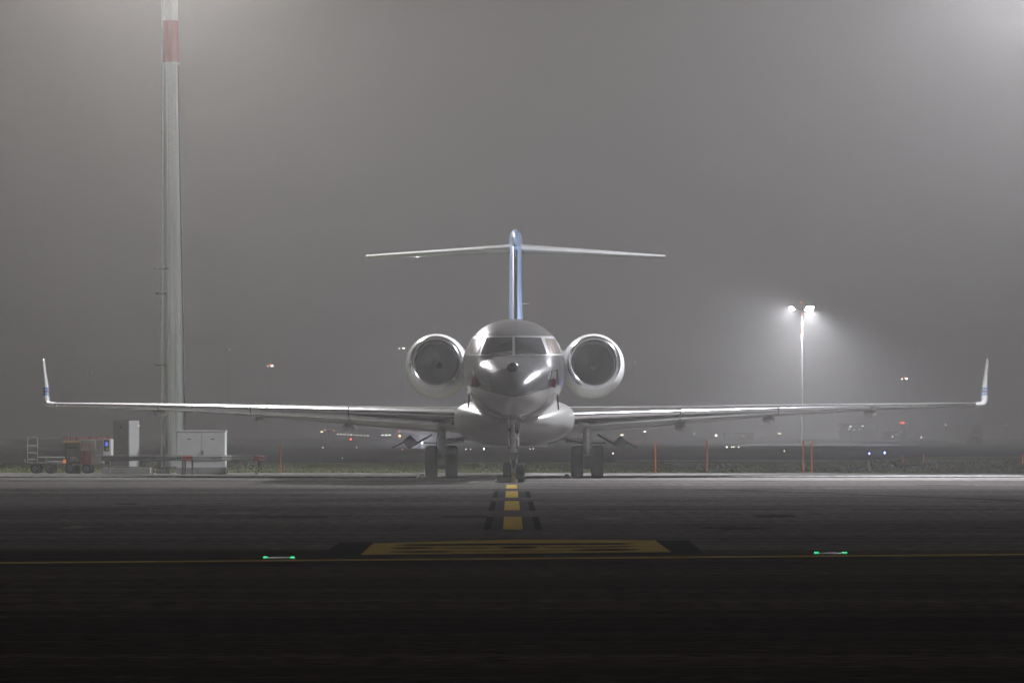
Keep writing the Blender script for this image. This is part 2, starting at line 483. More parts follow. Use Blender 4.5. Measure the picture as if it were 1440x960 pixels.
# ------------------------------------------------------------------ aircraft
NOSE = Vector((0.02, 100, 0)); YAW = -0.0035
jet = thing('business_jet', 'white twin engine business jet parked nose on with light blue tail fin', 'airplane', NOSE, rz=YAW)
WB[jet.name] = Vector((0, 0, 0))          # parts of the jet are written in its own frame: x across, y aft of the nose, z up
JM = Matrix.Translation(NOSE) @ Matrix.Rotation(YAW, 4, 'Z')
JI = JM.inverted()
FUS = [  # s, half width, z of widest, top z, bottom z
    (0.00, 0.012, 2.25, 2.262, 2.238), (0.03, .10, 2.26, 2.36, 2.17), (0.12, .20, 2.28, 2.47, 2.09), (0.30, .33, 2.33, 2.62, 2.00), (0.6, .48, 2.40, 2.79, 1.90),
    (1.0, .64, 2.48, 2.96, 1.81), (1.5, .81, 2.58, 3.12, 1.73), (2.0, .95, 2.67, 3.24, 1.68), (2.3, 1.02, 2.71, 3.31, 1.66), (2.8, 1.12, 2.78, 3.58, 1.635),
    (3.3, 1.20, 2.84, 3.83, 1.62), (4.0, 1.28, 2.90, 4.06, 1.605), (5.0, 1.345, 2.95, 4.25, 1.597), (6.2, 1.375, 2.97, 4.335, 1.595), (7.5, 1.38, 2.97, 4.345, 1.595),
    (19.0, 1.38, 2.97, 4.345, 1.595), (22.0, 1.22, 3.10, 4.33, 1.95), (25.0, .85, 3.35, 4.20, 2.55), (27.5, .48, 3.55, 4.02, 3.08), (29.2, .18, 3.68, 3.86, 3.48), (29.5, .03, 3.68, 3.71, 3.65)]
def fus_ring(s, n=72):
    a, zc, zt, zb = interp(FUS, s)
    ring = []
    for i in range(n):
        t = 2 * PI * i / n
        c_, s_ = math.cos(t), math.sin(t)
        e = 2 / 2.08
        x = a * math.copysign(abs(c_) ** e, c_)
        h = (zt - zc) if s_ >= 0 else (zc - zb)
        ring.append(Vector((x, s, zc + h * math.copysign(abs(s_) ** e, s_))))
    return ring
st = [0, .01, .03, .06, .1, .15, .2, .3, .4, .5] + [.6 + .1 * k for k in range(70)] + [7.8, 10, 13, 16, 19, 20, 21, 22, 23.5, 25, 26.2, 27.5, 28.4, 29.2, 29.5]
fus = MB().loft([fus_ring(s_) for s_ in st], cap0=True, cap1=True)
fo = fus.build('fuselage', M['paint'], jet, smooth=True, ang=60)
BV = BVHTree.FromPolygons([tuple(v) for v in fus.v], fus.f)
cam_l = JI @ Vector((0, 0, CAMH))
def on_fus(px, py, off=.006):
    tgt = JI @ at(px, py, 100)
    h, nr, _, _ = BV.ray_cast(cam_l, (tgt - cam_l).normalized(), 300)
    if h is None: return None
    if nr.dot(cam_l - h) < 0: nr = -nr
    return h + nr * off
def patch(q, name, m, parent, off=.006, nx=14, ny=9):
    """a patch of skin lying on the fuselage, corners q = bottom-left, bottom-right, top-right, top-left"""
    rows = []
    for j in range(ny + 1):
        v = j / ny; row = []
        for i in range(nx + 1):
            u = i / nx
            x = (1 - v) * ((1 - u) * q[0][0] + u * q[1][0]) + v * ((1 - u) * q[3][0] + u * q[2][0])
            y = (1 - v) * ((1 - u) * q[0][1] + u * q[1][1]) + v * ((1 - u) * q[3][1] + u * q[2][1])
            pt = on_fus(x, y, off)
            while pt is None and abs(x - 722.5) > 5:      # past the edge of the skin: pull back on to it
                x += .4 if x < 722.5 else -.4
                pt = on_fus(x, y, off)
            row.append(pt)
        if any(p is None for p in row): continue
        rows.append(row)
    return MB().loft(rows, closed=False).build(name, m, parent, smooth=True)
def skin_line(pts, w, name, m, parent, off=.004, n=40):
    """a thin raised line following pixels pts on the fuselage skin"""
    ps = []
    for k in range(len(pts) - 1):
        for i in range(n // (len(pts) - 1)):
            u = i / (n // (len(pts) - 1))
            ps.append((pts[k][0] * (1 - u) + pts[k + 1][0] * u, pts[k][1] * (1 - u) + pts[k + 1][1] * u))
    ps.append(pts[-1])
    up = []; dn = []
    for k, p in enumerate(ps):
        q0, q1 = ps[max(0, k - 1)], ps[min(len(ps) - 1, k + 1)]
        dx, dy = q1[0] - q0[0], q1[1] - q0[1]; L = math.hypot(dx, dy)
        a = on_fus(p[0] - dy / L * w / 2, p[1] + dx / L * w / 2, off); b = on_fus(p[0] + dy / L * w / 2, p[1] - dx / L * w / 2, off)
        if a is None or b is None: continue
        up.append(a); dn.append(b)
    return MB().loft([up, dn], closed=False).build(name, m, parent, smooth=True)
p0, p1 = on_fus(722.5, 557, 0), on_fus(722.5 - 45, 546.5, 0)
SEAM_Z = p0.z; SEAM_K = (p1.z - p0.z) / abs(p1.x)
print('seam', p0, p1, SEAM_K)
# windshield: bright surround, then four panes
C0 = 722.5
sur = patch([(C0 - 69, 499.8), (C0 + 69, 499.8), (C0 + 60, 472.6), (C0 - 60, 472.6)], 'windshield_surround', mat('window_frame_paint', (.40, .40, .41), .3, .3, coat=.3), jet, .006, 60, 16)
for sg in (-1, 1):
    P = [(C0 + sg * 1.8, 498.2), (C0 + sg * 46.5, 498.4), (C0 + sg * 38, 475.2), (C0 + sg * 1.8, 474.6)]
    patch(P, 'windshield_pane', M['glass'], jet, .014, 24, 12)
    P = [(C0 + sg * 50, 497.8), (C0 + sg * 66, 497.2), (C0 + sg * 58, 476.8), (C0 + sg * 43, 475.8)]
    patch(P, 'side_window_pane', M['glass_side'], jet, .014, 16, 10)
    wp = [on_fus(C0 + sg * 3, 499.5, .03), on_fus(C0 + sg * 24, 497.5, .03), on_fus(C0 + sg * 40, 496.5, .03)]
    MB().tube(wp, .008, 6).build('wiper', M['black'], jet)
skin_line([(C0 - 64, 541), (C0 - 45, 546.5), (C0 - 20, 553.5), (C0, 557), (C0 + 20, 553.5), (C0 + 45, 546.5), (C0 + 64, 541)], 1.7, 'nose_seam', M['seam'], jet)
skin_line([(C0 - 48, 563), (C0 - 34, 575), (C0 - 18, 586)], .8, 'nose_seam', M['seam'], jet)
skin_line([(C0 + 48, 563), (C0 + 34, 575), (C0 + 18, 586)], .8, 'nose_seam', M['seam'], jet)
for pts_ in ([(C0 - 66, 520), (C0 - 50, 507), (C0 - 30, 502)], [(C0 + 66, 520), (C0 + 50, 507), (C0 + 30, 502)], [(C0, 500), (C0, 509)],
             [(C0 - 30, 560), (C0 - 22, 566), (C0 - 24, 572)], [(C0 + 18, 563), (C0 + 30, 568)], [(C0, 452), (C0, 470)]):
    skin_line(pts_, .35, 'panel_seam', M['seam'], jet, .003, 24)
# paler, non-metallic base colour below the seam line, set in the jet's own coordinates
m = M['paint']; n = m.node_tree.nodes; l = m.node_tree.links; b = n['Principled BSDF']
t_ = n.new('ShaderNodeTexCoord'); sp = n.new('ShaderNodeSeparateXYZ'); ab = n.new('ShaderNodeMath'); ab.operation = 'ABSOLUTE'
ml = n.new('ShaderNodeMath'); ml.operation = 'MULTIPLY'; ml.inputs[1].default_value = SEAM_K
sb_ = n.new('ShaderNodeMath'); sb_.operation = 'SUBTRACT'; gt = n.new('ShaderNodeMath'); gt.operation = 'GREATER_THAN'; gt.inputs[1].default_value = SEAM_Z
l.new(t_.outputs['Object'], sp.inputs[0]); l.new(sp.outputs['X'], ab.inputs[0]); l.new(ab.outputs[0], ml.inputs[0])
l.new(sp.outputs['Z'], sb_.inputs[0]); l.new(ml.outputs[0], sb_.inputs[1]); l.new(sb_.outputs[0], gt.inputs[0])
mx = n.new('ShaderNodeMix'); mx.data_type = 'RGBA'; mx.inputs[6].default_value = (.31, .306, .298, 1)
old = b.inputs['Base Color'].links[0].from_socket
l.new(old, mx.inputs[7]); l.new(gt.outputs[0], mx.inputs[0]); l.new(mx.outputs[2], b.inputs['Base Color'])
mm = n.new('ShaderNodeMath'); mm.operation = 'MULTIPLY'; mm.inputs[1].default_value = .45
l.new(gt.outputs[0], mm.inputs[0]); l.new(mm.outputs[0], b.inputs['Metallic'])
# vision camera housing on the nose
hp = on_fus(C0 - 1.3, 519, 0)
ev = MB(); rings = []
for k in range(9):
    a = k / 8
    rings.append([Vector((hp.x + .145 * math.cos(t) * (1 - .25 * a ** 2) , hp.y - .14 + .75 * a, hp.z + .045 + a * .06 + .13 * math.sin(t) * (1 - .2 * a))) for t in [2 * PI * i / 20 for i in range(20)]])
rings.insert(0, [Vector((hp.x + .11 * math.cos(t), hp.y - .175, hp.z + .045 + .10 * math.sin(t))) for t in [2 * PI * i / 20 for i in range(20)]])
ev.loft(rings, cap0=True, cap1=True)
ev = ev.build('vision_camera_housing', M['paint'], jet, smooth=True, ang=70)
MB().cyl((hp.x, hp.y - .19, hp.z + .03), (hp.x, hp.y - .176, hp.z + .03), .085, .085, 20).build('camera_lens', M['glass'], ev)

# belly fairing
BF = [(7.6, .15, 1.62, .05, .06), (8.2, .75, 1.62, .22, .24), (9.0, 1.20, 1.66, .40, .46), (10.0, 1.55, 1.70, .52, .64), (11.0, 1.68, 1.72, .56, .75), (12.0, 1.71, 1.72, .56, .79),
      (16, 1.71, 1.72, .52, .79), (18, 1.62, 1.74, .45, .70), (20, 1.25, 1.80, .3, .42), (22, .5, 1.95, .1, .1)]
rings = []
for k in range(45):
    s_ = 7.6 + 14.4 * k / 44
    a, zc, ht, hb = interp(BF, s_)
    ring = []
    for i in range(64):
        t = 2 * PI * i / 64; c_, q = math.cos(t), math.sin(t); e = 2 / 2.5
        ring.append(Vector((a * math.copysign(abs(c_) ** e, c_), s_, zc + (ht if q > 0 else hb) * math.copysign(abs(q) ** e, q))))
    rings.append(ring)
bf = MB().loft(rings, cap0=True, cap1=True).build('belly_fairing', M['paint_low'], jet, smooth=True, ang=60)
for sg in (-1, 1):
    MB().box((sg * .42, 10.35, 1.12), (.12, .05, .05), bev=.01).build('air_vent', M['black'], bf)
MB().box((0, 12.2, .915), (1.9, 3.0, .03), bev=.008).build('keel_panel', M['flap'], bf)

# wings
def foil(c, t, n=18):
    """airfoil loop of unit chord points: (u, v) from the upper trailing edge round the nose to the lower trailing edge"""
    up = []; dn = []
    for i in range(n + 1):
        u = 0.5 * (1 - math.cos(PI * i / n))
        y = 5 * t * (.2969 * math.sqrt(u) - .126 * u - .3516 * u ** 2 + .2843 * u ** 3 - .1036 * u ** 4)
        cam_ = 0.012 * math.sin(PI * u)
        up.append((u, y + cam_)); dn.append((u, -y * .85 + cam_))
    return up, dn
WS = [ # x, s of leading edge, chord, z of leading edge, z of trailing edge, thickness ratio
    (1.0, 10.60, 7.20, 1.74, 1.28, .098), (1.7, 11.15, 6.70, 1.77, 1.30, .098), (3.0, 12.15, 5.80, 1.82, 1.40, .098), (4.9, 13.60, 4.60, 1.89, 1.56, .095),
    (7.0, 15.18, 3.70, 1.96, 1.76, .092), (10.0, 17.45, 2.60, 2.05, 1.96, .09), (12.5, 19.35, 1.78, 2.11, 2.09, .088), (14.0, 20.45, 1.32, 2.15, 2.15, .085)]
def wing_pt(x, u, v):
    s0, c, zl, zt, t = interp(WS, x)
    return s0 + u * c, zl + (zt - zl) * u + v * c
def wing_strip(sg, x0, x1, side, u0, u1, nx=20, nu=8, dz=0.0):
    rows = []
    for k in range(nx + 1):
        x = x0 + (x1 - x0) * k / nx
        _, c, _, _, t = interp(WS, x)
        row = []
        for i in range(nu + 1):
            u = u0 + (u1 - u0) * i / nu
            yy = 5 * t * (.2969 * math.sqrt(max(u, 0)) - .126 * u - .3516 * u ** 2 + .2843 * u ** 3 - .1036 * u ** 4)
            v = (yy if side > 0 else -yy * .85) + .012 * math.sin(PI * u)
            s_, z = wing_pt(x, u, v)
            row.append(Vector((sg * x, s_, z + dz)))
        rows.append(row)
    return rows
def wing_loop(x, us, dz=0, grow=0.0):
    """closed or open loop of points at station x for a list of (side, u)"""
    out = []
    _, c, _, _, t = interp(WS, x)
    for sd, u in us:
        yy = 5 * t * (.2969 * math.sqrt(max(u, 0)) - .126 * u - .3516 * u ** 2 + .2843 * u ** 3 - .1036 * u ** 4)
        v = (yy if sd > 0 else -yy * .85) + .012 * math.sin(PI * u)
        if sd > 0: v += grow / c
        else: v -= grow / c
        s_, z = wing_pt(x, u, v); out.append((s_, z + dz))
    return out
LE = .085
us_main = [(1, u) for u in (1, .9, .8, .7, .6, .5, .4, .3, .2, .13, LE)] + [(-1, u) for u in (LE, .13, .2, .3, .4, .5, .6, .7, .8, .9, 1)]
us_le = [(1, LE + .004)] + [(1, LE * (1 - k / 8) ** 2) for k in range(0, 9)] + [(-1, .15 * (k / 10) ** 2) for k in range(1, 11)] + [(-1, .154)]
us_flap = [(1, .74), (1, .85), (1, 1.0), (-1, 1.0), (-1, .93), (-1, .85), (-1, .74)]
for sg in (-1, 1):
    xs = [1.0 + 13.0 * k / 52 for k in range(53)]
    rings = [[Vector((sg * x, s_, z)) for s_, z in wing_loop(x, us_main)] for x in xs]
    wg = MB().loft(rings, cap0=True, cap1=True).build('wing', M['wing'], jet, smooth=True, ang=50)
    edges = [1.35, 4.75, 7.7, 10.6, 13.95]
    for k in range(4):
        a, b = edges[k] + (.02 if k else 0), edges[k + 1] - .02
        xr = [a + (b - a) * i / 16 for i in range(17)]
        rings = [[Vector((sg * x, s_ - .006, z)) for s_, z in wing_loop(x, us_le, grow=.006)] for x in xr]
        MB().loft(rings, cap0=True, cap1=True).build('slat', M['bare'], wg, smooth=True, ang=60)
    for a, b in ((1.9, 4.85), (4.9, 9.6), (9.7, 13.2)):
        xr = [a + (b - a) * i / 12 for i in range(13)]
        rings = [[Vector((sg * x, s_ + .03, z - .02)) for s_, z in wing_loop(x, us_flap, grow=.012)] for x in xr]
        MB().loft(rings, cap0=True, cap1=True).build('flap', M['flap'], wg, smooth=True, ang=40)
    for x in (4.9, 7.55, 10.7):            # flap track fairings
        s0, c, zl, zt, t = interp(WS, x)
        cs, cz = s0 + c * .78, zl + (zt - zl) * .78 - .09 - c * .018
        pod = MB()
        L = 1.5 if x < 6 else 1.2
        pod.sphere((sg * x, cs, cz), 1, 20, (.17, L, .12))
        pod.build('flap_track_fairing', M['flap'], wg, smooth=True)
    # winglet
    rings = []
    WL = [(0, 13.98, 2.15, 20.44, 1.33, 0), (.12, 14.17, 2.155, 20.60, 1.25, 18), (.22, 14.27, 2.20, 20.74, 1.16, 48), (.33, 14.315, 2.34, 20.92, 1.08, 76), (.55, 14.345, 2.62, 21.2, .96, 80), (1.0, 14.44, 3.1, 21.7, .72, 80), (1.4, 14.52, 3.5, 22.1, .50, 80), (1.47, 14.535, 3.575, 22.25, .34, 80)]
    for k in range(31):
        w = 1.47 * k / 30
        x, z, s0, c, ang = interp(WL, w)
        nx_, nz_ = -math.sin(R(ang)), math.cos(R(ang))     # direction of the upper surface
        up, dn = foil(1, .09 + .14 * min(1, w / .3) - .05 * min(1, w))
        ring = []
        for (u, v) in up[::-1] + dn[1:-1]:
            toe = -.22 * u * min(1, w / .35) * c
            ring.append(Vector((sg * (x + nx_ * v * c - toe * .35), s0 + u * c, z + nz_ * v * c)))
        rings.append(ring)
    MB().loft(rings, cap1=True).build('winglet', None or M.setdefault('wl', mat('winglet_paint', (.74, .74, .73), .3, coat=.4)), wg, smooth=True, ang=50)
# striped paint of the winglets: bands by height on the winglet itself
m = M['wl']; n = m.node_tree.nodes; l = m.node_tree.links
t_ = n.new('ShaderNodeTexCoord'); sp = n.new('ShaderNodeSeparateXYZ'); cr = n.new('ShaderNodeValToRGB'); mr = n.new('ShaderNodeMapRange')
mr.inputs['From Min'].default_value = 2.0; mr.inputs['From Max'].default_value = 3.0
l.new(t_.outputs['Object'], sp.inputs[0]); l.new(sp.outputs['Z'], mr.inputs[0]); l.new(mr.outputs[0], cr.inputs[0])
cr.color_ramp.interpolation = 'CONSTANT'
el = cr.color_ramp.elements
el[0].position = 0; el[0].color = (.74, .74, .73, 1); el[1].position = .44; el[1].color = (.16, .27, .52, 1)
for p_, c_ in ((.515, (.6, .62, .66, 1)), (.535, (.02, .04, .14, 1)), (.585, (.6, .62, .66, 1)), (.605, (.16, .27, .52, 1)), (.69, (.74, .74, .73, 1))):
    e = el.new(p_); e.color = c_
l.new(cr.outputs[0], n['Principled BSDF'].inputs['Base Color'])

# engines
for sg in (-1, 1):
    ex, ez, es = sg * 2.365, 3.41, 18.7
    cf = lambda a, sg=sg: Vector((sg * -.015 * min(1, max(0, a) / 1.6), 0, -.11 * min(1, max(0, a) / 1.6)))
    cw = MB().lathe([(.16, .80), (.30, .845), (.6, .90), (1.0, .94), (1.6, .965), (2.4, .96), (3.4, .90), (4.3, .78), (4.9, .66), (4.9, .60), (4.2, .60)], (ex, es, ez), 'y', 64, cf)
    cowl = cw.build('engine_nacelle', M['cowl'], jet, smooth=True, ang=50)
    MB().lathe([(.165, .803), (.10, .78), (.04, .745), (.005, .715), (0, .70), (.01, .682), (.05, .662), (.12, .645), (.22, .635), (.225, .625)], (ex, es, ez), 'y', 64, cf).build('inlet_lip', M['bare'], cowl, smooth=True, ang=80)
    MB().lathe([(.222, .634), (.5, .625), (.95, .625), (.97, .60)], (ex, es, ez), 'y', 64, cf).build('inlet_duct', M['duct'], cowl, smooth=True)
    fc = Vector((ex, es + .95, ez)) + cf(.95)
    fan = MB()
    for k in range(24):
        a = 2 * PI * k / 24
        pts = []
        for rr, tw in ((.16, .9), (.32, .6), (.48, .35), (.62, .15)):
            da = .12 / max(rr, .2) * .75
            for q in (-1, 1):
                aa = a + q * da * .8 + (rr - .16) * .5
                pts.append(fc + Vector((rr * math.cos(aa), q * .07 * tw, rr * math.sin(aa))))
        fan.add(pts, [(0, 1, 3, 2), (2, 3, 5, 4), (4, 5, 7, 6)])
    fan = fan.build('fan', M['fan'], cowl, smooth=True)
    MB().lathe([(-.30, .005), (-.26, .05), (-.16, .11), (0, .16), (.05, .17)], tuple(fc), 'y', 32).build('spinner', M['duct'], cowl, smooth=True)
    MB().cyl(fc + Vector((0, .12, 0)), fc + Vector((0, .14, 0)), .63, .63, 48).build('fan_backplate', M['dark'], cowl)
    # pylon
    rings = []
    for x in (1.0, 1.25, 1.5, 1.7):
        up, dn = foil(1, .08)
        rings.append([Vector((sg * x, es + .9 + u * 3.6, 3.62 + v * 3.6)) for u, v in up[::-1] + dn[1:-1]])
    MB().loft(rings, cap0=True, cap1=True).build('pylon', M['cowl'], jet, smooth=True, ang=40)

# fin
rings = []; rle = []
for k in range(13):
    w = k / 12; z = 4.0 + 3.4 * w
    s0 = 22.3 + 4.1 * w; c = 4.9 - 1.9 * w; th = .46 - .07 * w
    up, dn = foil(1, 1.0, 20)
    ring = []
    for u, v in up[::-1] + dn[1:-1]:
        v = v * th / 1.0
        if v < 0: v = v / .85
        ring.append(Vector((v * .98, s0 + u * c, z)))
    rings.append(ring)
fin = MB().loft(rings, cap0=True, cap1=True).build('tail_fin', M['blue'], jet, smooth=True, ang=50)
rings = []
for k in range(13):
    w = k / 12; z = 4.55 + 2.55 * w; ww = (z - 4.0) / 3.4
    s0 = 22.3 + 4.1 * ww; c = 4.9 - 1.9 * ww; th = .46 - .07 * ww
    ring = []
    for i in range(-8, 9):
        u = .011 * (abs(i) / 8) ** 2
        y = 5 * (.2969 * math.sqrt(u) - .126 * u - .3516 * u ** 2)
        ring.append(Vector((math.copysign(y * th * 1.03 + .002, i) if i else 0, s0 + u * c - .006, z)))
    rings.append(ring)
MB().loft(rings, closed=False).build('fin_leading_edge', M['bare'], fin, smooth=True, ang=80)
rings = []
for k in range(17):
    w = k / 16; s_ = 25.9 + 4.2 * w
    rr = math.sin(PI * min(1, .02 + w * .98)) ** .5 if w < .5 else math.cos(PI * (w - .5)) ** .7 if w < .999 else .01
    rr = max(rr, .02)
    rings.append([Vector((.215 * rr * math.cos(t), s_, 7.42 + .43 * rr * math.sin(t))) for t in [2 * PI * i / 28 for i in range(28)]])
MB().loft(rings, cap0=True, cap1=True).build('bullet_fairing', M['blue'], fin, smooth=True, ang=70)
for sg in (-1, 1):
    rings = []; rl = []
    for k in range(11):
        w = k / 10; x = .12 + 4.76 * w
        s0, c, z, t = 26.7 + 2.8 * w, 2.7 - 1.6 * w, 7.18 - .13 * w, .115
        up, dn = foil(1, t)
        rings.append([Vector((sg * x, s0 + u * c, z + v * c - .02 * u)) for u, v in up[::-1] + dn[1:-1]])
        ring = []
        for i in range(-6, 7):
            u = .05 * (abs(i) / 6) ** 2
            y = 5 * t * (.2969 * math.sqrt(u) - .126 * u - .3516 * u ** 2)
            ring.append(Vector((sg * x, s0 + u * c - .004, z + .012 * math.sin(PI * u) * c + (y if i > 0 else -y * .85 if i < 0 else 0) * c + (.004 if i > 0 else -.004 if i < 0 else 0))))
        if w < .96: rl.append(ring)
    hs = MB().loft(rings, cap0=True, cap1=True).build('horizontal_stabilizer', M['cowl'], jet, smooth=True, ang=50)
    MB().loft(rl, closed=False).build('stabilizer_leading_edge', M['white'], hs, smooth=True, ang=80)
    MB().sphere((sg * 4.86, 30.0, 7.05), 1, 14, (.05, .55, .055)).build('stabilizer_tip_cap', M['white'], hs, smooth=True)
    MB().cyl((sg * .2, 24.0, 5.33), (sg * .42, 24.1, 5.33), .014, .008, 8).build('antenna_rod', M['cowl'], jet)

# landing gear
def wheel(cx, s, r, w, parent, name='wheel'):
    t = MB()
    hw = w / 2
    prof = [(-hw * .55, r * .52), (-hw * .8, r * .62), (-hw, r * .78), (-hw * .97, r * .9), (-hw * .75, r * .975), (-hw * .4, r), (hw * .4, r), (hw * .75, r * .975), (hw * .97, r * .9), (hw, r * .78), (hw * .8, r * .62), (hw * .55, r * .52)]
    t.lathe(prof, (cx, s, r), 'x', 40)
    wh = t.build('wheel', M['rubber'], parent, smooth=True, ang=60)
    rm = MB().lathe([(-hw * .5, .02), (-hw * .5, r * .2), (-hw * .3, r * .35), (-hw * .55, r * .5), (-hw * .5, r * .54), (hw * .5, r * .54), (hw * .55, r * .5), (hw * .3, r * .35), (hw * .5, r * .2), (hw * .5, .02)], (cx, s, r), 'x', 28)
    rm.build('rim', M['rim'], wh, smooth=True)
    for dx in (-.28, 0, .28):
        pass
    return wh
ng = MB()
GS = 2.9
ng.cyl((0.01, GS, .26), (0.01, GS - .02, .95), .05, .05, 16).cyl((.01, GS - .02, .80), (.01, GS - .05, 1.72), .085, .085, 18)
ng.cyl((-.13, GS, .265), (.15, GS, .265), .045, .045, 12)
ng.cyl((.01, GS - .02, .78), (.01, GS - .02, .84), .11, .11, 16).cyl((.01, GS - .03, 1.12), (.01, GS - .03, 1.22), .12, .12, 16)
for q in (-1, 1):
    ng.cyl((.01 + q * .12, GS - .04, .95), (.01 + q * .13, GS + .1, 1.7), .022, .022, 8)
    ng.cyl((.01 + q * .10, GS - .10, .72), (.01 + q * .05, GS - .10, .36), .014, .014, 8)
ng.cyl((.01, GS + .1, 1.05), (.01, GS + 1.0, 1.66), .035, .035, 10)
ngo = ng.build('nose_gear_strut', M['strut'], jet, smooth=True, ang=40)
tl = MB()
for (p, q, w1, w2) in (((.01, GS - .06, .82), (.01, GS - .20, .60), .16, .09), ((.01, GS - .20, .60), (.01, GS - .05, .36), .09, .14)):
    p, q = Vector(p), Vector(q)
    X = Vector((1, 0, 0))
    tl.add([p - X * w1 / 2, p + X * w1 / 2, q + X * w2 / 2, q - X * w2 / 2, p - X * w1 / 2 + Vector((0, .03, 0)), p + X * w1 / 2 + Vector((0, .03, 0)), q + X * w2 / 2 + Vector((0, .03, 0)), q - X * w2 / 2 + Vector((0, .03, 0))],
           [(0, 1, 2, 3), (4, 5, 6, 7), (0, 1, 5, 4), (1, 2, 6, 5), (2, 3, 7, 6), (3, 0, 4, 7)])
tl.build('torque_link', M['rim'], ngo)
for q in (-1, 1):
    b_ = MB().cyl((.01 + q * .11, GS - .16, .90), (.01 + q * .11, GS - .06, .90), .055, .045, 16)
    lampo = b_.build('taxi_light', M['strut'], ngo, smooth=True)
    MB().cyl((.01 + q * .11, GS - .166, .90), (.01 + q * .11, GS - .16, .90), .048, .048, 16).build('lens', M['bare'], lampo)
    MB().box((.01 + q * .155, GS + .2, 1.47), (.02, .9, .34), bev=.006).build('nose_gear_door', M['paint_low'], jet)
    MB().box((.01 + q * .10, GS - .13, 1.34 - .03 * q), (.07, .06, .09), bev=.01).build('valve_block', M['dark'], ngo)
    MB().tube([(.01 + q * .06, GS - .12, 1.5), (.01 + q * .115, GS - .14, 1.25), (.01 + q * .07, GS - .13, 1.02), (.01 + q * .10, GS - .12, .8), (.01 + q * .07, GS - .1, .5)], .008, 6).build('hydraulic_hose', M['black'], ngo)
MB().box((.07, GS - .12, 1.42), (.035, .03, .28), bev=.006).build('gear_pin_ribbon', M['redcover'], ngo)
wheel(-.158, GS, .262, .22, jet); wheel(.188, GS, .262, .22, jet)
for sg in (-1, 1):
    gx, gs = sg * 2.08, 13.5
    mg = MB()
    mg.cyl((gx, gs, .47), (gx, gs + .02, .98), .075, .075, 16).cyl((gx, gs + .02, .90), (gx, gs + .1, 1.62), .115, .125, 18)
    mg.cyl((gx - .34, gs, .47), (gx + .34, gs, .47), .07, .07, 14)
    mg.cyl((gx, gs, .86), (gx, gs, .95), .14, .14, 16)
    mg.box((gx, gs - .08, .62), (.20, .10, .16), bev=.02)
    mg.cyl((gx - .08, gs - .1, .55), (gx - .08, gs - .1, .33), .03, .03, 8).cyl((gx + .08, gs - .1, .55), (gx + .08, gs - .1, .33), .03, .03, 8)
    mg.cyl((gx, gs + .05, 1.05), (gx - sg * .95, gs + .25, 1.22), .035, .035, 10)
    mgo = mg.build('main_gear_strut', M['strut'], jet, smooth=True, ang=40)
    bk = MB().lathe([(-.13, .05), (-.13, .21), (.13, .21), (.13, .05)], (gx, gs, .47), 'x', 28)
    bk.build('brake_pack', M['dark'], mgo, smooth=True, ang=40)
    MB().tube([(gx - .1, gs - .13, 1.3), (gx - .15, gs - .16, .95), (gx - .06, gs - .15, .7), (gx - .12, gs - .15, .5)], .012, 6).build('brake_hose', M['black'], mgo)
    for q in (-1, 1): wheel(gx + q * .287, gs, .465, .345, jet)
    # inboard door, link rods and the hanging outboard door
    X = lambda px, py, d: JI @ at(724 + sg * (px - 724) * -1 if sg > 0 else px, py, d)
    def quad_plate(ps, th, name, m, parent):
        a = [Vector(p) for p in ps]
        nn = (a[1] - a[0]).cross(a[3] - a[0]).normalized() * th
        return MB().add(a + [p + nn for p in a], [(0, 1, 2, 3), (4, 5, 6, 7), (0, 1, 5, 4), (1, 2, 6, 5), (2, 3, 7, 6), (3, 0, 4, 7)]).build(name, m, parent)
    dr = quad_plate([X(575.5, 612.5, 115.2), X(587, 623.5, 115.2), X(575.5, 631.5, 116.4), X(566, 620.5, 116.4)], .04, 'gear_door', M['dark'], jet)
    MB().cyl(X(552, 629.5, 115.8), X(568, 621, 115.8), .025, .02, 8).build('door_link', M['dark'], dr)
    MB().cyl(X(584, 624.5, 115.3), X(607, 611, 114.6), .035, .03, 8).build('door_link', M['dark'], dr)
    MB().cyl(X(596, 622.5, 114.8), X(618, 623, 114.2), .02, .02, 8).build('door_link', M['dark'], dr)
    MB().tube([X(626, 622.5, 114.3), X(652, 619.5, 114.6)], .04, 8).build('side_brace', M['dark'], mgo)
    MB().tube([X(630, 617, 114.6), X(660, 617.5, 114.9), X(676, 624, 115.4)], .03, 8).build('inboard_door', M['flap'], mgo)

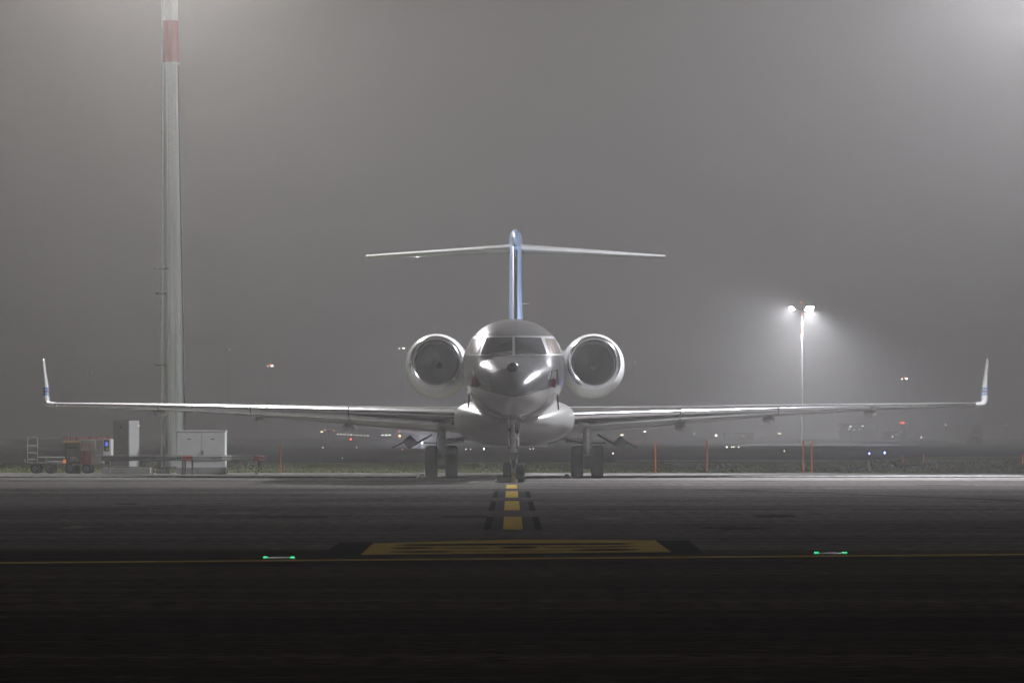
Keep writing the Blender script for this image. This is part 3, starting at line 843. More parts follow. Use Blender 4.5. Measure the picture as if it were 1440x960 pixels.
# covers on the air data probes of the nose (they hang on the jet: things of their own)
for (pts, bx, hang, lab) in (([(666, 519), (668, 527), (667, 531)], (668.5, 537.5, 9, 13), [(661.5, 553), (662.5, 575)], 'red fabric probe cover on the darker left side of the jet nose'),
                       ([(772, 535), (776, 521), (782, 518.5), (783, 540)], (776, 538, 11, 12), [(782, 553), (785, 575)], 'red fabric probe cover with looped strap on the bright right side of the jet nose')):
    base = JM @ on_fus(bx[0], bx[1], .03)
    pc = thing('probe_cover', lab, 'cover', base, 'covers on the jet nose probes')
    w, h = bx[2] / 54.5, bx[3] / 54.5
    dx = 1 if bx[0] > 720 else -1
    rot = Matrix.Rotation(R(-38 * dx), 3, 'Z') @ Matrix.Rotation(R(10), 3, 'Y')
    MB().box(base + Vector((0, -.05, 0)), (w, .05, h), rot, .015).build('cover_bag', M['redcover'], pc)
    s_ = [JM @ on_fus(x, y, .03) for x, y in pts]
    MB().tube(s_, .017, 6).build('strap', M['black'], pc)
    d = []
    for (x, y) in hang:
        p = on_fus(x, y, .04); d.append(p)
    if None in d or True:
        q = on_fus(hang[0][0], hang[0][1], .05)
        if q is None: q = on_fus(hang[0][0] + (4 if dx < 0 else -4), hang[0][1], .05)
        q = JM @ q
        rb = thing('warning_streamer', 'dark warning streamer hanging below the jet nose on the %s of the picture' % ('left' if dx < 0 else 'right'), 'streamer', q, 'streamers hanging from the jet nose')
        MB().box(q + Vector((0, -.03, -.21)), (.042, .012, .40), Matrix.Rotation(R(-5 * dx), 3, 'Y'), .004).build('ribbon', M['ribbon'], rb)
        MB().cyl(q + Vector((-.05 * dx, 0, .02)), q + Vector((.03 * dx, -.04, .0)), .016, .012, 8).build('probe', M['bare'], rb)

# chocks
def chock(loc, w, l_, h, m, label, rope=True):
    c = thing('wheel_chock', label, 'chock', loc, 'wheel chocks')
    x, y, z = loc
    b = MB()
    vs = [(x - w / 2, y - l_ / 2, z), (x + w / 2, y - l_ / 2, z), (x + w / 2, y + l_ / 2, z), (x - w / 2, y + l_ / 2, z),
          (x - w / 2, y - l_ * .12, z + h), (x + w / 2, y - l_ * .12, z + h), (x + w / 2, y + l_ * .12, z + h), (x - w / 2, y + l_ * .12, z + h)]
    b.add(vs, [(0, 1, 2, 3), (4, 5, 6, 7), (0, 1, 5, 4), (1, 2, 6, 5), (2, 3, 7, 6), (3, 0, 4, 7)])
    b.build('block', m, c)
    if rope:
        MB().tube([(x - w / 2 - .01, y - .02, z + h * .5), (x - w / 2 - .06, y - .03, z + h * .45), (x - w / 2 - .09, y - .02, z + h * .15), (x - w / 2 - .05, y, z + .02)], .012, 8).build('rope_handle', M['white'], c)
    return c
chock((-.21, 102.55, 0), .34, .22, .17, M['rubber'], 'black rubber chock with rope handle in front of the nose wheel')
chock((.035, 103.25, 0), .15, .2, .22, M['yellowchock'], 'small yellow chock between the two nose wheels', False)
chock((.11, 102.5, 0), .065, .08, .09, M['white'], 'small white block in front of the gap between the nose wheels', False)
chock((-2.56, 113.1, 0), .12, .25, .13, M['galv_dark'], 'small dark metal chock beside the main wheels on the left', True)
chock((1.56, 113.1, 0), .12, .25, .13, M['galv_dark'], 'small dark metal chock beside the main wheels on the right', True)

# ------------------------------------------------------------------ inset centreline lights
for (x0, x1, py, lab) in ((370, 415, 785.8, 'flat inset pavement light with two green lenses left of the yellow ground sign'),
                      (1144, 1191, 779.3, 'flat inset pavement light with two green lenses right of the yellow ground sign')):
    c = gnd((x0 + x1) / 2, py); d = c.y
    w = (x1 - x0) / F * d
    il = thing('inset_light', lab, 'pavement light', c, 'green inset lights beside the yellow line')
    b = MB().lathe([(0, .01), (0.0, w * .52), (.010, w * .50), (.018, w * .38), (.02, .01)], c, 'z', 32).build('housing', M['galv_dark'], il, smooth=True)
    for q in (-1, 1):
        g_ = MB().box((c.x + q * w * .42, c.y - .05, .021), (w * .14, .06, .014), bev=.004).build('green_lens', M['e_green'], il)

# ------------------------------------------------------------------ left group: cabinets, rail, trailers
DL = 122.5
sc = F / DL
def P(px, z, d=DL): return Vector(((px - CX) / F * d, d, z))
def zpx(py, d=DL): return CAMH - (py - HY) / F * d
GZ = 0.035
# big two door cabinet
x0, x1 = P(248, 0).x, P(317, 0).x
cb = thing('electrical_cabinet', 'wide pale grey two door electrical cabinet at the foot of the tall mast', 'cabinet', ((x0 + x1) / 2, DL + .3, GZ))
zt, zb = zpx(607), zpx(647)
w = x1 - x0; cxm = (x0 + x1) / 2
MB().box((cxm, DL + .3, (zt + zb) / 2), (w, .6, zt - zb), bev=.01).build('housing', M['cab'], cb)
MB().box((cxm, DL + .3, zt + .025), (w + .05, .66, .045), bev=.01).build('roof', M['cab'], cb)
MB().box((cxm, DL + .3, (zb - .01 + GZ) / 2 + .1), (w - .01, .58, zb - GZ - .21), bev=.008).build('plinth', M['cab'], cb)
MB().box((cxm, DL + .29, GZ + .1), (w + .01, .62, .2), bev=.01).build('footing', M['conc'], cb)
for q in (-1, 1):
    dr = MB().box((cxm + q * w * .245, DL - .008, (zt + zb) / 2), (w * .475, .018, (zt - zb) * .95), bev=.005).build('door', M['cab'], cb)
    MB().box((cxm + q * w * .24, DL - .02, zt - .22), (.11, .008, .03), bev=.002).build('nameplate', M['black'], dr)
    if q > 0:
        MB().box((cxm + .06, DL - .03, zb + .24), (.03, .03, .13), bev=.006).build('handle', M['black'], dr)
# tall cabinet
x0, x1 = P(159, 0).x, P(194.5, 0).x; xm = P(182, 0).x
tb = thing('tall_cabinet', 'tall narrow grey cabinet on a concrete base beside the trailer', 'cabinet', ((x0 + x1) / 2, DL + .3, GZ))
zt, zb = zpx(591), zpx(656)
rz = Matrix.Rotation(R(0), 3, 'Z')
# turned a little so that both its front and its right side show
vs = [(x0, DL + .12), (xm, DL - .05), (x1, DL + .28), (x0 + (x1 - xm), DL + .45)]
bx = MB()
bx.add([(*p, zb) for p in vs] + [(*p, zt) for p in vs], [(0, 1, 2, 3), (4, 5, 6, 7), (0, 1, 5, 4), (1, 2, 6, 5), (2, 3, 7, 6), (3, 0, 4, 7)])
bx.build('housing', mat('tall_cabinet_paint', (.36, .365, .36), .5, noise=.12, nscale=2.5), tb)
f0, f1 = Vector((*vs[0], 0)), Vector((*vs[1], 0)); fd = (f1 - f0); fn = Vector((fd.y, -fd.x, 0)).normalized()
dd = []
for (u, z) in ((.03, zb + .03), (.97, zb + .03), (.97, zt - .03), (.03, zt - .03)):
    dd.append(f0 + fd * u + fn * .002 + Vector((0, 0, z)))
fr = MB().add(dd + [p + fn * .015 for p in dd], [(0, 1, 2, 3), (4, 5, 6, 7), (0, 1, 5, 4), (1, 2, 6, 5), (2, 3, 7, 6), (3, 0, 4, 7)]).build('door', M['cab_d'], tb)
MB().box(f0 + fd * .5 + fn * .02 + Vector((0, 0, zt - .2)), (.06, .01, .09), bev=.003).build('warning_plate', M['black'], fr)
MB().box(f0 + fd * .9 + fn * .03 + Vector((0, 0, (zt + zb) / 2 - .1)), (.02, .03, .14), bev=.004).build('handle', M['black'], fr)
MB().box((P(178, 0).x, DL + .25, zb - .03), (.74, .5, .05), bev=.01).build('skid', M['black'], tb)
MB().box((P(177.5, 0).x, DL + .3, (zpx(657.5) + GZ) / 2), (P(212, 0).x - P(143, 0).x, .8, zpx(657.5) - GZ), bev=.015).build('concrete_base', M['conc'], tb)
MB().sphere((P(195.5, 0).x, DL, zpx(598.5)), .018, 8).build('indicator_lamp', emit('cab_lamp', (1, .75, .4), 4), tb)
# planter-like box with cables behind the rail
pb = thing('cable_box', 'low concrete cable box with dark upright cables between the two cabinets', 'cable box', P(228, GZ))
MB().box((P(228, 0).x, DL + .5, GZ + .06), (.42, .4, .12), bev=.015).build('concrete_base', M['conc'], pb)
cbm = MB()
for k in range(9):
    x = P(220 + 2.1 * k, 0).x
    cbm.tube([(x, DL + .5, GZ + .1), (x + random.uniform(-.02, .02), DL + .5, GZ + .25), (x + random.uniform(-.03, .03), DL + .5, zpx(648 + random.uniform(-3, 3)))], .012, 6)
cbm.build('cables', M['dark'], pb)

# guard rail (one barrier: rail boards and posts)
DR = 120.0
gr = thing('guard_rail', 'long steel crash barrier with red and white end boards in front of the cabinets', 'barrier', P(250, GZ, DR))
def rail(p0, p1, y0, y1, m, d=DR, name='rail_board'):
    a, b = P(p0, 0, d).x, P(p1, 0, d).x; za, zb_ = zpx(y0, d), zpx(y1, d)
    q = MB(); h = za - zb_
    # folded profile of a steel barrier board
    prof = [(0, 0), (-.03, .12), (-.03, .32), (0, .5), (-.03, .68), (-.03, .88), (0, 1)]
    front = [[Vector((x, d + u, zb_ + v * h)) for u, v in prof] + [Vector((x, d + u + .012, zb_ + v * h)) for u, v in prof[::-1]] for x in (a, b)]
    q.loft(front, cap0=True, cap1=True)
    return q.build(name, m, gr)
rail(142.5, 186, 641.5, 648, M['galv_dark']); rail(186.2, 248, 641, 647.6, M['galv_dark']); rail(248.2, 256, 640.5, 647.5, M['galv_dark'])
rail(256.2, 271, 640.5, 647, M['red'])
rail(271.2, 312, 640.3, 647, M['galv']); rail(312.2, 326, 640.2, 646.6, M['white']); rail(326.2, 356.8, 640.2, 646.6, M['galv']); rail(357, 373, 640, 647, M['red'])
MB().box((P(258, 0).x, DR + .02, zpx(640.2, DR) + .008), (P(373, 0, DR).x - P(143, 0, DR).x, .05, .014), bev=.003).build('top_rail', M['galv'], gr)
for (px, m) in ((154.5, 'galv'), (214, 'galv'), (257, 'galv_dark'), (260.5, 'galv_dark'), (270.5, 'galv_dark'), (360.5, 'galv')):
    x = P(px, 0, DR + .1).x
    MB().box((x, DR + .1, (zpx(645, DR) + GZ) / 2), (.055, .06, zpx(645, DR) - GZ), bev=.006).build('post', M[m], gr)
    MB().box((x, DR + .1, GZ + .008), (.16, .16, .016), bev=.004).build('foot_plate', M['galv_dark'], gr)
# trailer with tank, red panel and lit display
DT = 124.5
def T(px, z=0): return P(px, z, DT)
def tz(py): return zpx(py, DT)
tr = thing('service_trailer', 'small service trailer with red panel, drab tank and blue lit display', 'trailer', T(115, GZ))
dk = MB().box((T(122).x, DT, tz(652.5)), (T(163).x - T(82).x, .9, .05), bev=.008)
dk.build('deck', M['galv_dark'], tr)
MB().box((T(105).x, DT - .1, tz(636)), (T(117).x - T(93).x, .6, tz(620) - tz(651.5)), bev=.06).build('tank', M['khaki'], tr)
MB().box((T(104).x, DT - .42, tz(621)), (T(118).x - T(92).x, .06, .05), bev=.01).build('tank_lid', M['yellowchock'], tr)
MB().box((T(103.5).x, DT - .41, tz(629)), (.30, .03, .06), bev=.01).build('tank_grille', M['black'], tr)
rdp = MB().box((T(123.3).x, DT - .15, tz(642.7)), (T(131).x - T(116).x, .7, tz(633.5) - tz(652)), bev=.01).build('red_panel', mat('worn_red_paint', (.34, .07, .055), .6, noise=.5, nscale=5), tr)
MB().box((T(123.2).x, DT - .51, tz(642.7)), (.018, .01, .36), bev=.002).build('panel_bar', M['galv'], rdp)
MB().box((T(126.2).x, DT - .16, tz(625.6)), (T(136.5).x - T(115).x, .68, tz(618) - tz(633.2)), bev=.01).build('sign_panel', mat('sign_panel_paint', (.34, .32, .30), .5, noise=.3, nscale=5), tr)
for q in (-.13, .02, .16):
    MB().tube([(T(123).x + q, DT - .50, tz(633.4)), (T(123).x + q + .03, DT - .56, tz(638)), (T(123).x + q - .03, DT - .57, tz(645)), (T(123).x + q + .02, DT - .52, tz(650))], .012, 6).build('hose', M['black'], tr)
for q in range(5):
    MB().cyl((T(97 + 4 * q).x, DT - .3, tz(619.5)), (T(97 + 4 * q).x, DT - .3, tz(615.5 - (q % 2) * 1.5)), .022, .018, 8).build('valve', M['redcover'] if q % 2 else M['galv'], tr)
for q in range(4):
    MB().box((T(139).x, DT - .405, tz(622 + 2.4 * q)), (.20, .012, .014), bev=.002).build('louvre', M['dark'], tr)
MB().tube([(T(97).x, DT - .43, tz(633)), (T(99).x, DT - .48, tz(644)), (T(106).x, DT - .50, tz(648)), (T(112).x, DT - .47, tz(642)), (T(113).x, DT - .43, tz(634))], .016, 8).build('hose', M['dark'], tr)
MB().box((T(138).x, DT, tz(635)), (T(146).x - T(131.2).x, .8, tz(617.5) - tz(651.5)), bev=.01).build('side_panel', M['cab_d'], tr)
wp = MB().box((T(152).x, DT, tz(629)), (T(158).x - T(146.2).x, .8, tz(617.5) - tz(641)), bev=.01).build('white_panel', M['white'], tr)
MB().box((T(152).x, DT - .41, tz(626)), (.17, .03, .36), bev=.01).build('display_housing', M['dark'], wp)
MB().box((T(151.7).x, DT - .43, tz(624)), (.075, .02, .12), bev=.008).build('lit_display', M['e_disp'], wp)
MB().box((T(152.5).x, DT - .43, tz(631.2)), (.06, .02, .06), bev=.01).build('yellow_knob', M['yellowchock'], wp)
MB().tube([T(92, tz(651)) + Vector((0, -.45, 0)), T(92.6, tz(646)) + Vector((0, -.45, 0)), T(94.5, tz(649.5)) + Vector((0, -.45, 0))], .03, 8).build('orange_tail_lamp', emit('orange_lamp', (1, .32, .06), .7), tr)
fr = MB()
for k in range(9):
    a = 84 + 8.5 * k
    fr.tube([T(a + 6, tz(617)) + Vector((0, -.2, 0)), T(a + 8, tz(613.5 + (k % 3))) + Vector((0, -.2, 0)), T(a + 12, tz(616)) + Vector((0, -.2, 0))], .012, 6)
fr.tube([T(89, tz(616.5)) + Vector((0, -.3, 0)), T(157, tz(616.5)) + Vector((0, -.3, 0))], .012, 6)
fr.build('top_pipework', M['red'], tr)
MB().cyl(T(94, tz(660)) + Vector((0, .2, 0)), T(112, tz(660)) + Vector((0, .2, 0)), .14, .14, 16).build('under_tank', M['black'], tr)
def text_part(s_, loc, size, m, parent, name):
    cu = bpy.data.curves.new('lettering', 'FONT'); cu.body = s_; cu.size = size; cu.extrude = .003; cu.align_x = 'CENTER'
    ob = bpy.data.objects.new('lettering', cu); COL.objects.link(ob)
    bpy.context.view_layer.update()
    me = bpy.data.meshes.new_from_object(ob.evaluated_get(bpy.context.evaluated_depsgraph_get()))
    bpy.data.objects.remove(ob)
    rt = Matrix.Rotation(R(90), 4, 'X')
    me.transform(Matrix.Translation(Vector(loc) - WB[parent.name]) @ rt)
    me.materials.clear(); me.materials.append(m)
    o = bpy.data.objects.new(name, me); COL.objects.link(o); o.parent = parent
    return o
text_part('P101', (T(126.0).x, DT - .515, tz(630.5)), .235, M['redcover'], tr, 'lettering')
text_part('101', (T(106).x, DT - .415, tz(648)), .20, M['cab'], tr, 'lettering')
for px in (100, 124):
    c = T(px, GZ + .155)
    for yy, hub in ((-.42, 1), (.42, 0)):
        t = MB()
        r = .155
        t.lathe([(-.05, r * .55), (-.06, r * .8), (-.045, r * .97), (0, r), (.045, r * .97), (.06, r * .8), (.05, r * .55)], (c.x, DT + yy, c.z), 'y', 28)
        wh = t.build('wheel', M['rubber'], tr, smooth=True)
        MB().lathe([(-.045, .01), (-.05, r * .2), (-.03, r * .5), (-.05, r * .58), (.05, r * .58), (.04, .01)], (c.x, DT + yy, c.z), 'y', 20).build('rim', M['rim'], wh, smooth=True)
# second trailer: drawbar cart with ladder frame
ct = thing('ladder_cart', 'low wheeled cart with upright metal ladder frame left of the service trailer', 'cart', T(62, GZ))
fm_ = MB()
for px in (38.5, 52.5): fm_.tube([T(px, tz(652)), T(px, tz(615))], .016, 8)
for py in (614.5, 626.5, 636.5, 646): fm_.tube([T(38.5, tz(py)), T(52.5, tz(py))], .014, 8)
fm_.build('ladder_frame', M['galv'], ct)
MB().box((T(62).x, DT + .2, tz(651)), (T(92).x - T(34).x, .7, .045), bev=.008).build('deck', M['galv_dark'], ct)
hr = MB()
hr.tube([T(54, tz(642.5)), T(93, tz(642.5))], .014, 8).tube([T(65, tz(642.5)), T(65, GZ)], .02, 8).tube([T(67, tz(648.5)), T(92, tz(648.5))], .010, 8)
hr.tube([T(54, tz(615)), T(84, tz(612.5))], .006, 6)
hr.build('handrail', M['galv'], ct)
MB().tube([T(35, tz(645)), T(36, tz(650)), T(34, tz(652))], .02, 8).build('tow_coupling', M['galv'], ct)
for px in (51.5, 72):
    c = T(px, GZ + .155)
    for yy in (-.3, .4):
        t = MB(); r = .155
        t.lathe([(-.05, r * .55), (-.06, r * .8), (-.045, r * .97), (0, r), (.045, r * .97), (.06, r * .8), (.05, r * .55)], (c.x, DT + yy, c.z), 'y', 28)
        wh = t.build('wheel', M['rubber'], ct, smooth=True)
        MB().lathe([(-.045, .01), (-.05, r * .2), (-.03, r * .5), (-.05, r * .58), (.05, r * .58), (.04, .01)], (c.x, DT + yy, c.z), 'y', 20).build('rim', M['rim'], wh, smooth=True)

# ------------------------------------------------------------------ orange marker stakes
stakes = [(395, 626, 665, 2.0, 'orange marker stake standing right of the crash barrier'), (922, 622.5, 665, 2.4, 'orange marker stake nearest the jet on its right side'),
          (994.5, 620, 663, 2.4, 'orange marker stake alone halfway between the jet and the paired stakes'), (1129.5, 620, 664, 2.2, 'left one of two close orange marker stakes'),
          (1141.5, 621, 665.5, 2.6, 'right one of two close orange marker stakes'), (1269.5, 640, 650, 1.4, 'short faint orange stake left of the small right pair'),
          (1298.5, 639, 651, 1.7, 'short orange stake in the grass on the right'), (1438, 638, 652, 2.2, 'orange stake at the right edge of the view')]
for (px, y0, y1, wpx, lab) in stakes:
    g_ = gnd(px, y1, .012); d = g_.y
    h = (y1 - y0) / F * d; r = wpx / F * d / 2
    s_ = thing('marker_stake', lab, 'marker stake', g_, 'orange marker stakes along the grass')
    MB().cyl(g_, g_ + Vector((0, 0, h)), r, r * .9, 8).build('pole', M['orange'], s_)
    MB().cyl(g_ + Vector((0, 0, h)), g_ + Vector((0, 0, h + .03)), r * 1.2, r * .5, 8).build('cap', M['orange'], s_)
    MB().box(g_ + Vector((0, 0, .012)), (r * 7, r * 7, .02), bev=.004).build('foot', M['galv_dark'], s_)

# ------------------------------------------------------------------ floodlight masts
def flood_mast(loc, top, r0, r1, label, heads, bands, group='floodlight masts', nseg=12, lean=0.0, body='mast'):
    mst = thing('floodlight_mast', label, 'light mast', loc, group)
    x, y, z = loc
    cur = z; 
    segs = sorted(bands)
    edges = [(z, segs[0][0], None)] + [(a, b, c) for a, b, c in segs]
    for a, b, c in edges:
        fa, fb = (a - z) / (top - z), (b - z) / (top - z)
        MB().cyl((x + lean * a, y, a), (x + lean * b, y, b), r0 + (r1 - r0) * fa, r0 + (r1 - r0) * fb, nseg, cap=False).build('shaft' if c is None else 'painted_band', M[body] if c is None else M[c], mst, smooth=nseg > 16)
    MB().cyl((x, y, z), (x, y, z + .06), r0 * 1.8, r0 * 1.8, 20).build('base_flange', M['galv_dark'], mst)
    ring = MB()
    for (hx, hy) in {(h[0], h[1]) for h in heads}:
        ring.tube([(x + lean * top, y, top), (x + lean * top + hx, y + hy, top)], .07, 8)
    ring.cyl((x + lean * top, y, top - .2), (x + lean * top, y, top + .25), r1 * 1.5, r1 * 1.5, 12)
    ring.build('crossarm', M['galv_dark'], mst)
    for (hx, hy, tgt, w, h) in heads:
        p = Vector((x + lean * top + hx, y + hy, top + .2)); dr = (Vector(tgt) - p).normalized()
        rot = dr.to_track_quat('-Z', 'Y').to_matrix()
        hd = MB().box(p, (w, h, .18), rot, .02).build('lamp_head', M['galv_dark'], mst)
        MB().box(p + dr * .10, (w * .9, h * .9, .02), rot, .004).build('lens', M['e_lamp'], hd)
    return mst
# tall mast on the left, its head above the picture
LMX, LMY, LTOP = (245.5 - CX) / F * 148, 148.0, 20.8
mL = flood_mast((LMX, LMY, .012), LTOP, .34, .265, 'tall grey mast with red and white upper bands rising behind the cabinets', [(-1.4, 0, (-20, 90, 0), 1.0, .7), (-.5, -.3, (-8, 100, 0), 1.0, .7), (.5, -.3, (6, 100, 0), 1.0, .7), (1.4, 0, (14, 115, 0), 1.0, .7)],
                [(15.1, 16.65, 'red'), (16.65, 18.2, 'white'), (18.2, 19.3, 'red'), (19.3, 20.8, 'white')], nseg=12, lean=-.0085)
ld = MB()
lx = LMX + .02
for q in (-.17, .17):
    ld.tube([(lx + q, LMY - .42, 1.0), (lx - .0085 * 15 + q, LMY - .36, 15.0)], .02, 6)
for k in range(50):
    z = 1.1 + .28 * k
    ld.tube([(lx - .0085 * z - .17, LMY - .42 + .06 * z / 15, z), (lx - .0085 * z + .17, LMY - .42 + .06 * z / 15, z)], .012, 6)
ld.build('ladder', M['mast'], mL)
MB().tube([(LMX + .42, LMY - .1, .3), (LMX + .26 - .0085 * 15, LMY - .1, 15)], .03, 6).build('cable_duct', M['galv_dark'], mL)
# slim pole beside it
sp_ = thing('antenna_pole', 'slim pole with small crossarms standing just left of the tall mast', 'pole', P(227, 0.012, 146), None)
b = Vector(P(227, .012, 146))
MB().cyl(b, b + Vector((0.03, 0, 17.5)), .035, .03, 8).build('pole', M['galv'], sp_)
for (py, w) in ((378, .34), (413, .26), (513, .26)):
    z = zpx(py, 146)
    MB().box((b.x, 145.95, z), (w * 1.3, .05, .04), bev=.01).build('crossarm', M['galv_dark'], sp_)
    for q in (-1, 1):
        MB().sphere((b.x + q * w * .6, 145.95, z + .02), .07, 10, (1, 1, .6)).build('sensor', M['galv_dark'], sp_, smooth=True)
# mast with lit lamps on the right
DF = 560.0
fb = at(1127.5, 613, DF); fb.z = 0
ftop = at(1127, 435, DF).z
g1 = (1.0, .98, 1.0)
mF = flood_mast((fb.x, DF, -.01), ftop, .15, .12, 'lit floodlight mast with red and white bands glowing in the fog', [(-1.3, -.2, (fb.x - 20, DF - 10, 0), 1.0, .6), (1.0, -.3, (fb.x + 8, DF - 14, 0), 1.3, .9), (1.0, -.05, (fb.x + 8, DF - 20, 4), 1.3, .9)],
                [(ftop - 4.4, ftop - 3.3, 'white'), (ftop - 3.3, ftop - 2.2, 'red'), (ftop - 2.2, ftop - 1.0, 'white'), (ftop - 1.0, ftop - .3, 'red'), (ftop - .3, ftop, 'white')], body='galv_dark')
MB().sphere((fb.x - .05, DF, ftop + 1.0), .10, 8).build('obstruction_light', emit('red_obst', (1, .08, .05), 7), mF)
# masts outside the frame that light the apron; front two added for the jet
mR = flood_mast((16.8, 118, .01), 16.4, .35, .22, 'floodlight mast beyond the right wing tip with red and white bands', [(-.8, 0, (0, 100, 0), 1.0, .7), (-.4, .5, (-12, 146, 7), 1.0, .7), (.8, 0, (20, 80, 0), 1.0, .7)], [(11.5, 13, 'red'), (13, 14.5, 'white'), (14.5, 15.5, 'red'), (15.5, 16.4, 'white')])
mFR = flood_mast((30, 62, 0), 14, .25, .16, 'unseen mast added off to the right to light the jet from the front', [(0, 0, (2, 108, 2), 1.0, .7)], [(10, 12, 'red'), (12, 14, 'white')])
mFL = flood_mast((-32, 66, 0), 14, .25, .16, 'unseen mast added off to the left to light the jet from the front', [(0, 0, (-4, 108, 2), 1.0, .7)], [(10, 12, 'red'), (12, 14, 'white')])
cool, warm = (.91, .93, 1.0), (1.0, .90, .84)
spot(mL, (LMX - 1.4, LMY - .3, LTOP - .1), (-22, 104, 0), P_LEFT * 1.0, 130, .8, (1, .985, .97))
spot(mL, (LMX + .6, LMY - .6, LTOP - .1), (-3, 116, 0), P_LEFT * .7, 56, 1, (1, .985, .97))
spot(mR, (16.5, 117.4, 16.2), (1, 104, 0), P_RIGHT, 128, .9, cool)
spot(mR, (16.4, 118.5, 16.2), (-12, 146, 7), P_RIGHT * .26, 56, .9, cool)
spot(mF, (fb.x - 1.3, DF - .45, ftop + .1), (fb.x - 16, DF - 12, 0), P_FAR * .5, 150, 1, cool)
spot(mF, (fb.x + 1.1, DF - .6, ftop + .1), (fb.x + 2, DF - 10, 0), P_FAR * .8, 120, .9, cool)
spot(mFR, (29.8, 62.4, 13.7), (1, 110, 3.5), P_FRONT_R, 36, .5, (.95, .96, 1.0), .7)
spot(mFL, (-31.8, 66.4, 13.7), (-5, 112, 3.0), P_FRONT_L, 40, .5, (1, .97, .93), .7)

# ------------------------------------------------------------------ far lights, masts and buildings
def far_mast(px, py, d, label, lens_col, s, red=False):
    t = at(px, py, d); b = Vector((t.x, d, -.01))
    m_ = thing('distant_mast', label, 'light mast', b, 'distant light masts in the fog')
    MB().cyl(b, Vector((t.x, d, t.z)), .07, .05, 8).build('pole', M['galv'], m_)
    k = d / F
    MB().box((t.x, d, t.z), (9 * k, .2, 1.0 * k), bev=.02).build('crossarm', M['galv_dark'], m_)
    em = emit('far_lens', lens_col, s * 1.8)
    MB().box((t.x + 2.6 * k, d - .15, t.z + .6 * k), (2.8 * k, .1, 1.4 * k), bev=.01).build('lamp_head', em, m_)
    MB().box((t.x - 3.4 * k, d - .15, t.z + .2 * k), (1.3 * k, .1, .8 * k), bev=.01).build('lamp_head', em, m_)
    if red:
        MB().sphere((t.x, d - .2, t.z + 2.2 * k), .8 * k, 8).build('obstruction_light', emit('far_red', (1, .07, .05), s * 1.4), m_)
    return m_, t
far_mast(380, 515, 1150, 'distant mast with red and white lamps between the tall mast and the left engine', (1, .85, .8), 9, True)
far_mast(565, 490, 1000, 'distant mast with white lamps just left of the left engine', (1, .97, .95), 7)
far_mast(1272, 533, 1150, 'distant mast with white and red lamps near the right wing tip', (1, .97, .95), 10, True)
far_mast(127, 525, 1200, 'faint distant mast on the far left above the wing', (1, .9, .8), 1.2)
far_mast(320, 492, 1200, 'barely visible distant mast right of the tall mast', (1, .9, .8), 1.2)
far_mast(890, 510, 1200, 'barely visible distant mast right of the right engine', (.95, .97, 1), 1.2)

def far_light(px, py, d, col, s, size, label, cat='light', group='distant lamps on the airfield', bar=1.0):
    t = at(px, py, d); k = d / F
    b = Vector((t.x, d, -.01))
    o = thing('airfield_lamp', label, cat, b, group)
    top = max(t.z, .12)
    MB().cyl(b, Vector((t.x, d, top)), .012, .012, 6).build('post', M['dark'], o)
    MB().sphere((t.x, d - .05, top), size * k * .5, 8, (bar, 1, 1)).build('lamp', emit('lamp_glow', col, s * 1.8), o)
    return o
WH, WM, RD, OR_, BL = (1, .98, .95), (1, .82, .6), (1, .08, .05), (1, .35, .12), (.10, .16, 1)
far_light(655, 633, 330, WH, 4, 1.3, 'first small white lamp from the left seen under the jet belly', bar=1)
far_light(662, 633, 332, WH, 3, 1.1, 'second small white lamp from the left seen under the jet belly')
far_light(680.5, 632.3, 335, WH, 9, 1.5, 'brightest white lamp seen under the jet belly left of the nose gear')
far_light(745.5, 633.2, 340, WH, 3, 1.1, 'left one of two white lamps under the belly right of the nose gear')
far_light(750, 633.2, 340, WM, 4, 1.2, 'right one of two lamps under the belly right of the nose gear')
far_light(862, 638, 250, WM, 5, 1.5, 'warm white lamp right of the right main wheels')
far_light(562, 612.6, 520, OR_, 16, 1.9, 'bright orange red lamp under the left wing')
far_light(562, 606, 522, RD, 3, 1.5, 'dim red lamp above the bright orange red lamp')
far_light(493.3, 617.3, 520, RD, 9, 2.0, 'red lamp beneath the lit window row of the distant building')
far_light(457, 604.5, 560, OR_, 2.5, 1.6, 'dim reddish lamp left of the distant building')
far_light(452.5, 607, 545, WM, 1.6, 2.0, 'dim wide warm lamp under the left wing', bar=2)
far_light(469, 604.8, 560, OR_, 2.5, 1.4, 'dim orange lamp at the corner of the distant building')
far_light(454, 630, 380, WH, 1.3, 1.4, 'dim wide white lamp low under the left wing', bar=2)
far_light(501.5, 631.5, 380, WH, 2, 1.1, 'tiny white lamp below the distant building')
far_light(481.5, 647, 196, (.3, .9, .9), 1.6, 1.1, 'tiny greenish lamp at the far edge of the grass')
far_light(566, 634.5, 330, OR_, 1.6, 1.4, 'dim orange lamp left of the left gear door')
far_light(593.5, 622, 420, (.75, .82, 1), 9, 2.2, 'bluish white vehicle light shining beside the left main wheels')
far_light(906.5, 606.5, 540, WH, 4, 1.3, 'wide white lamp under the inner right wing', bar=2.2)
far_light(874.5, 611.3, 500, WM, 4, 1.0, 'long thin warm strip lamp right of the right gear door', bar=5)
far_light(897, 621, 500, OR_, 1.6, 1.3, 'faint reddish lamp right of the right gear door')
far_light(976.5, 610, 520, WH, 4, 1.3, 'small white lamp under the middle of the right wing')
far_light(1007, 612, 500, (1, .8, .78), 16, 1.9, 'bright pinkish lamp right of the halfway orange stake')
far_light(1046, 613.5, 540, OR_, 2, 1.3, 'faint orange lamp right of the bright pinkish lamp')
far_light(1022, 630.5, 400, WH, 5, 1.4, 'first of four small white lamps in a low row under the right wing')
far_light(1029, 630, 400, WH, 3, 1.2, 'second of four small white lamps in a low row under the right wing')
far_light(1032, 629, 400, WM, 4, 1.3, 'third of four small white lamps in a low row under the right wing')
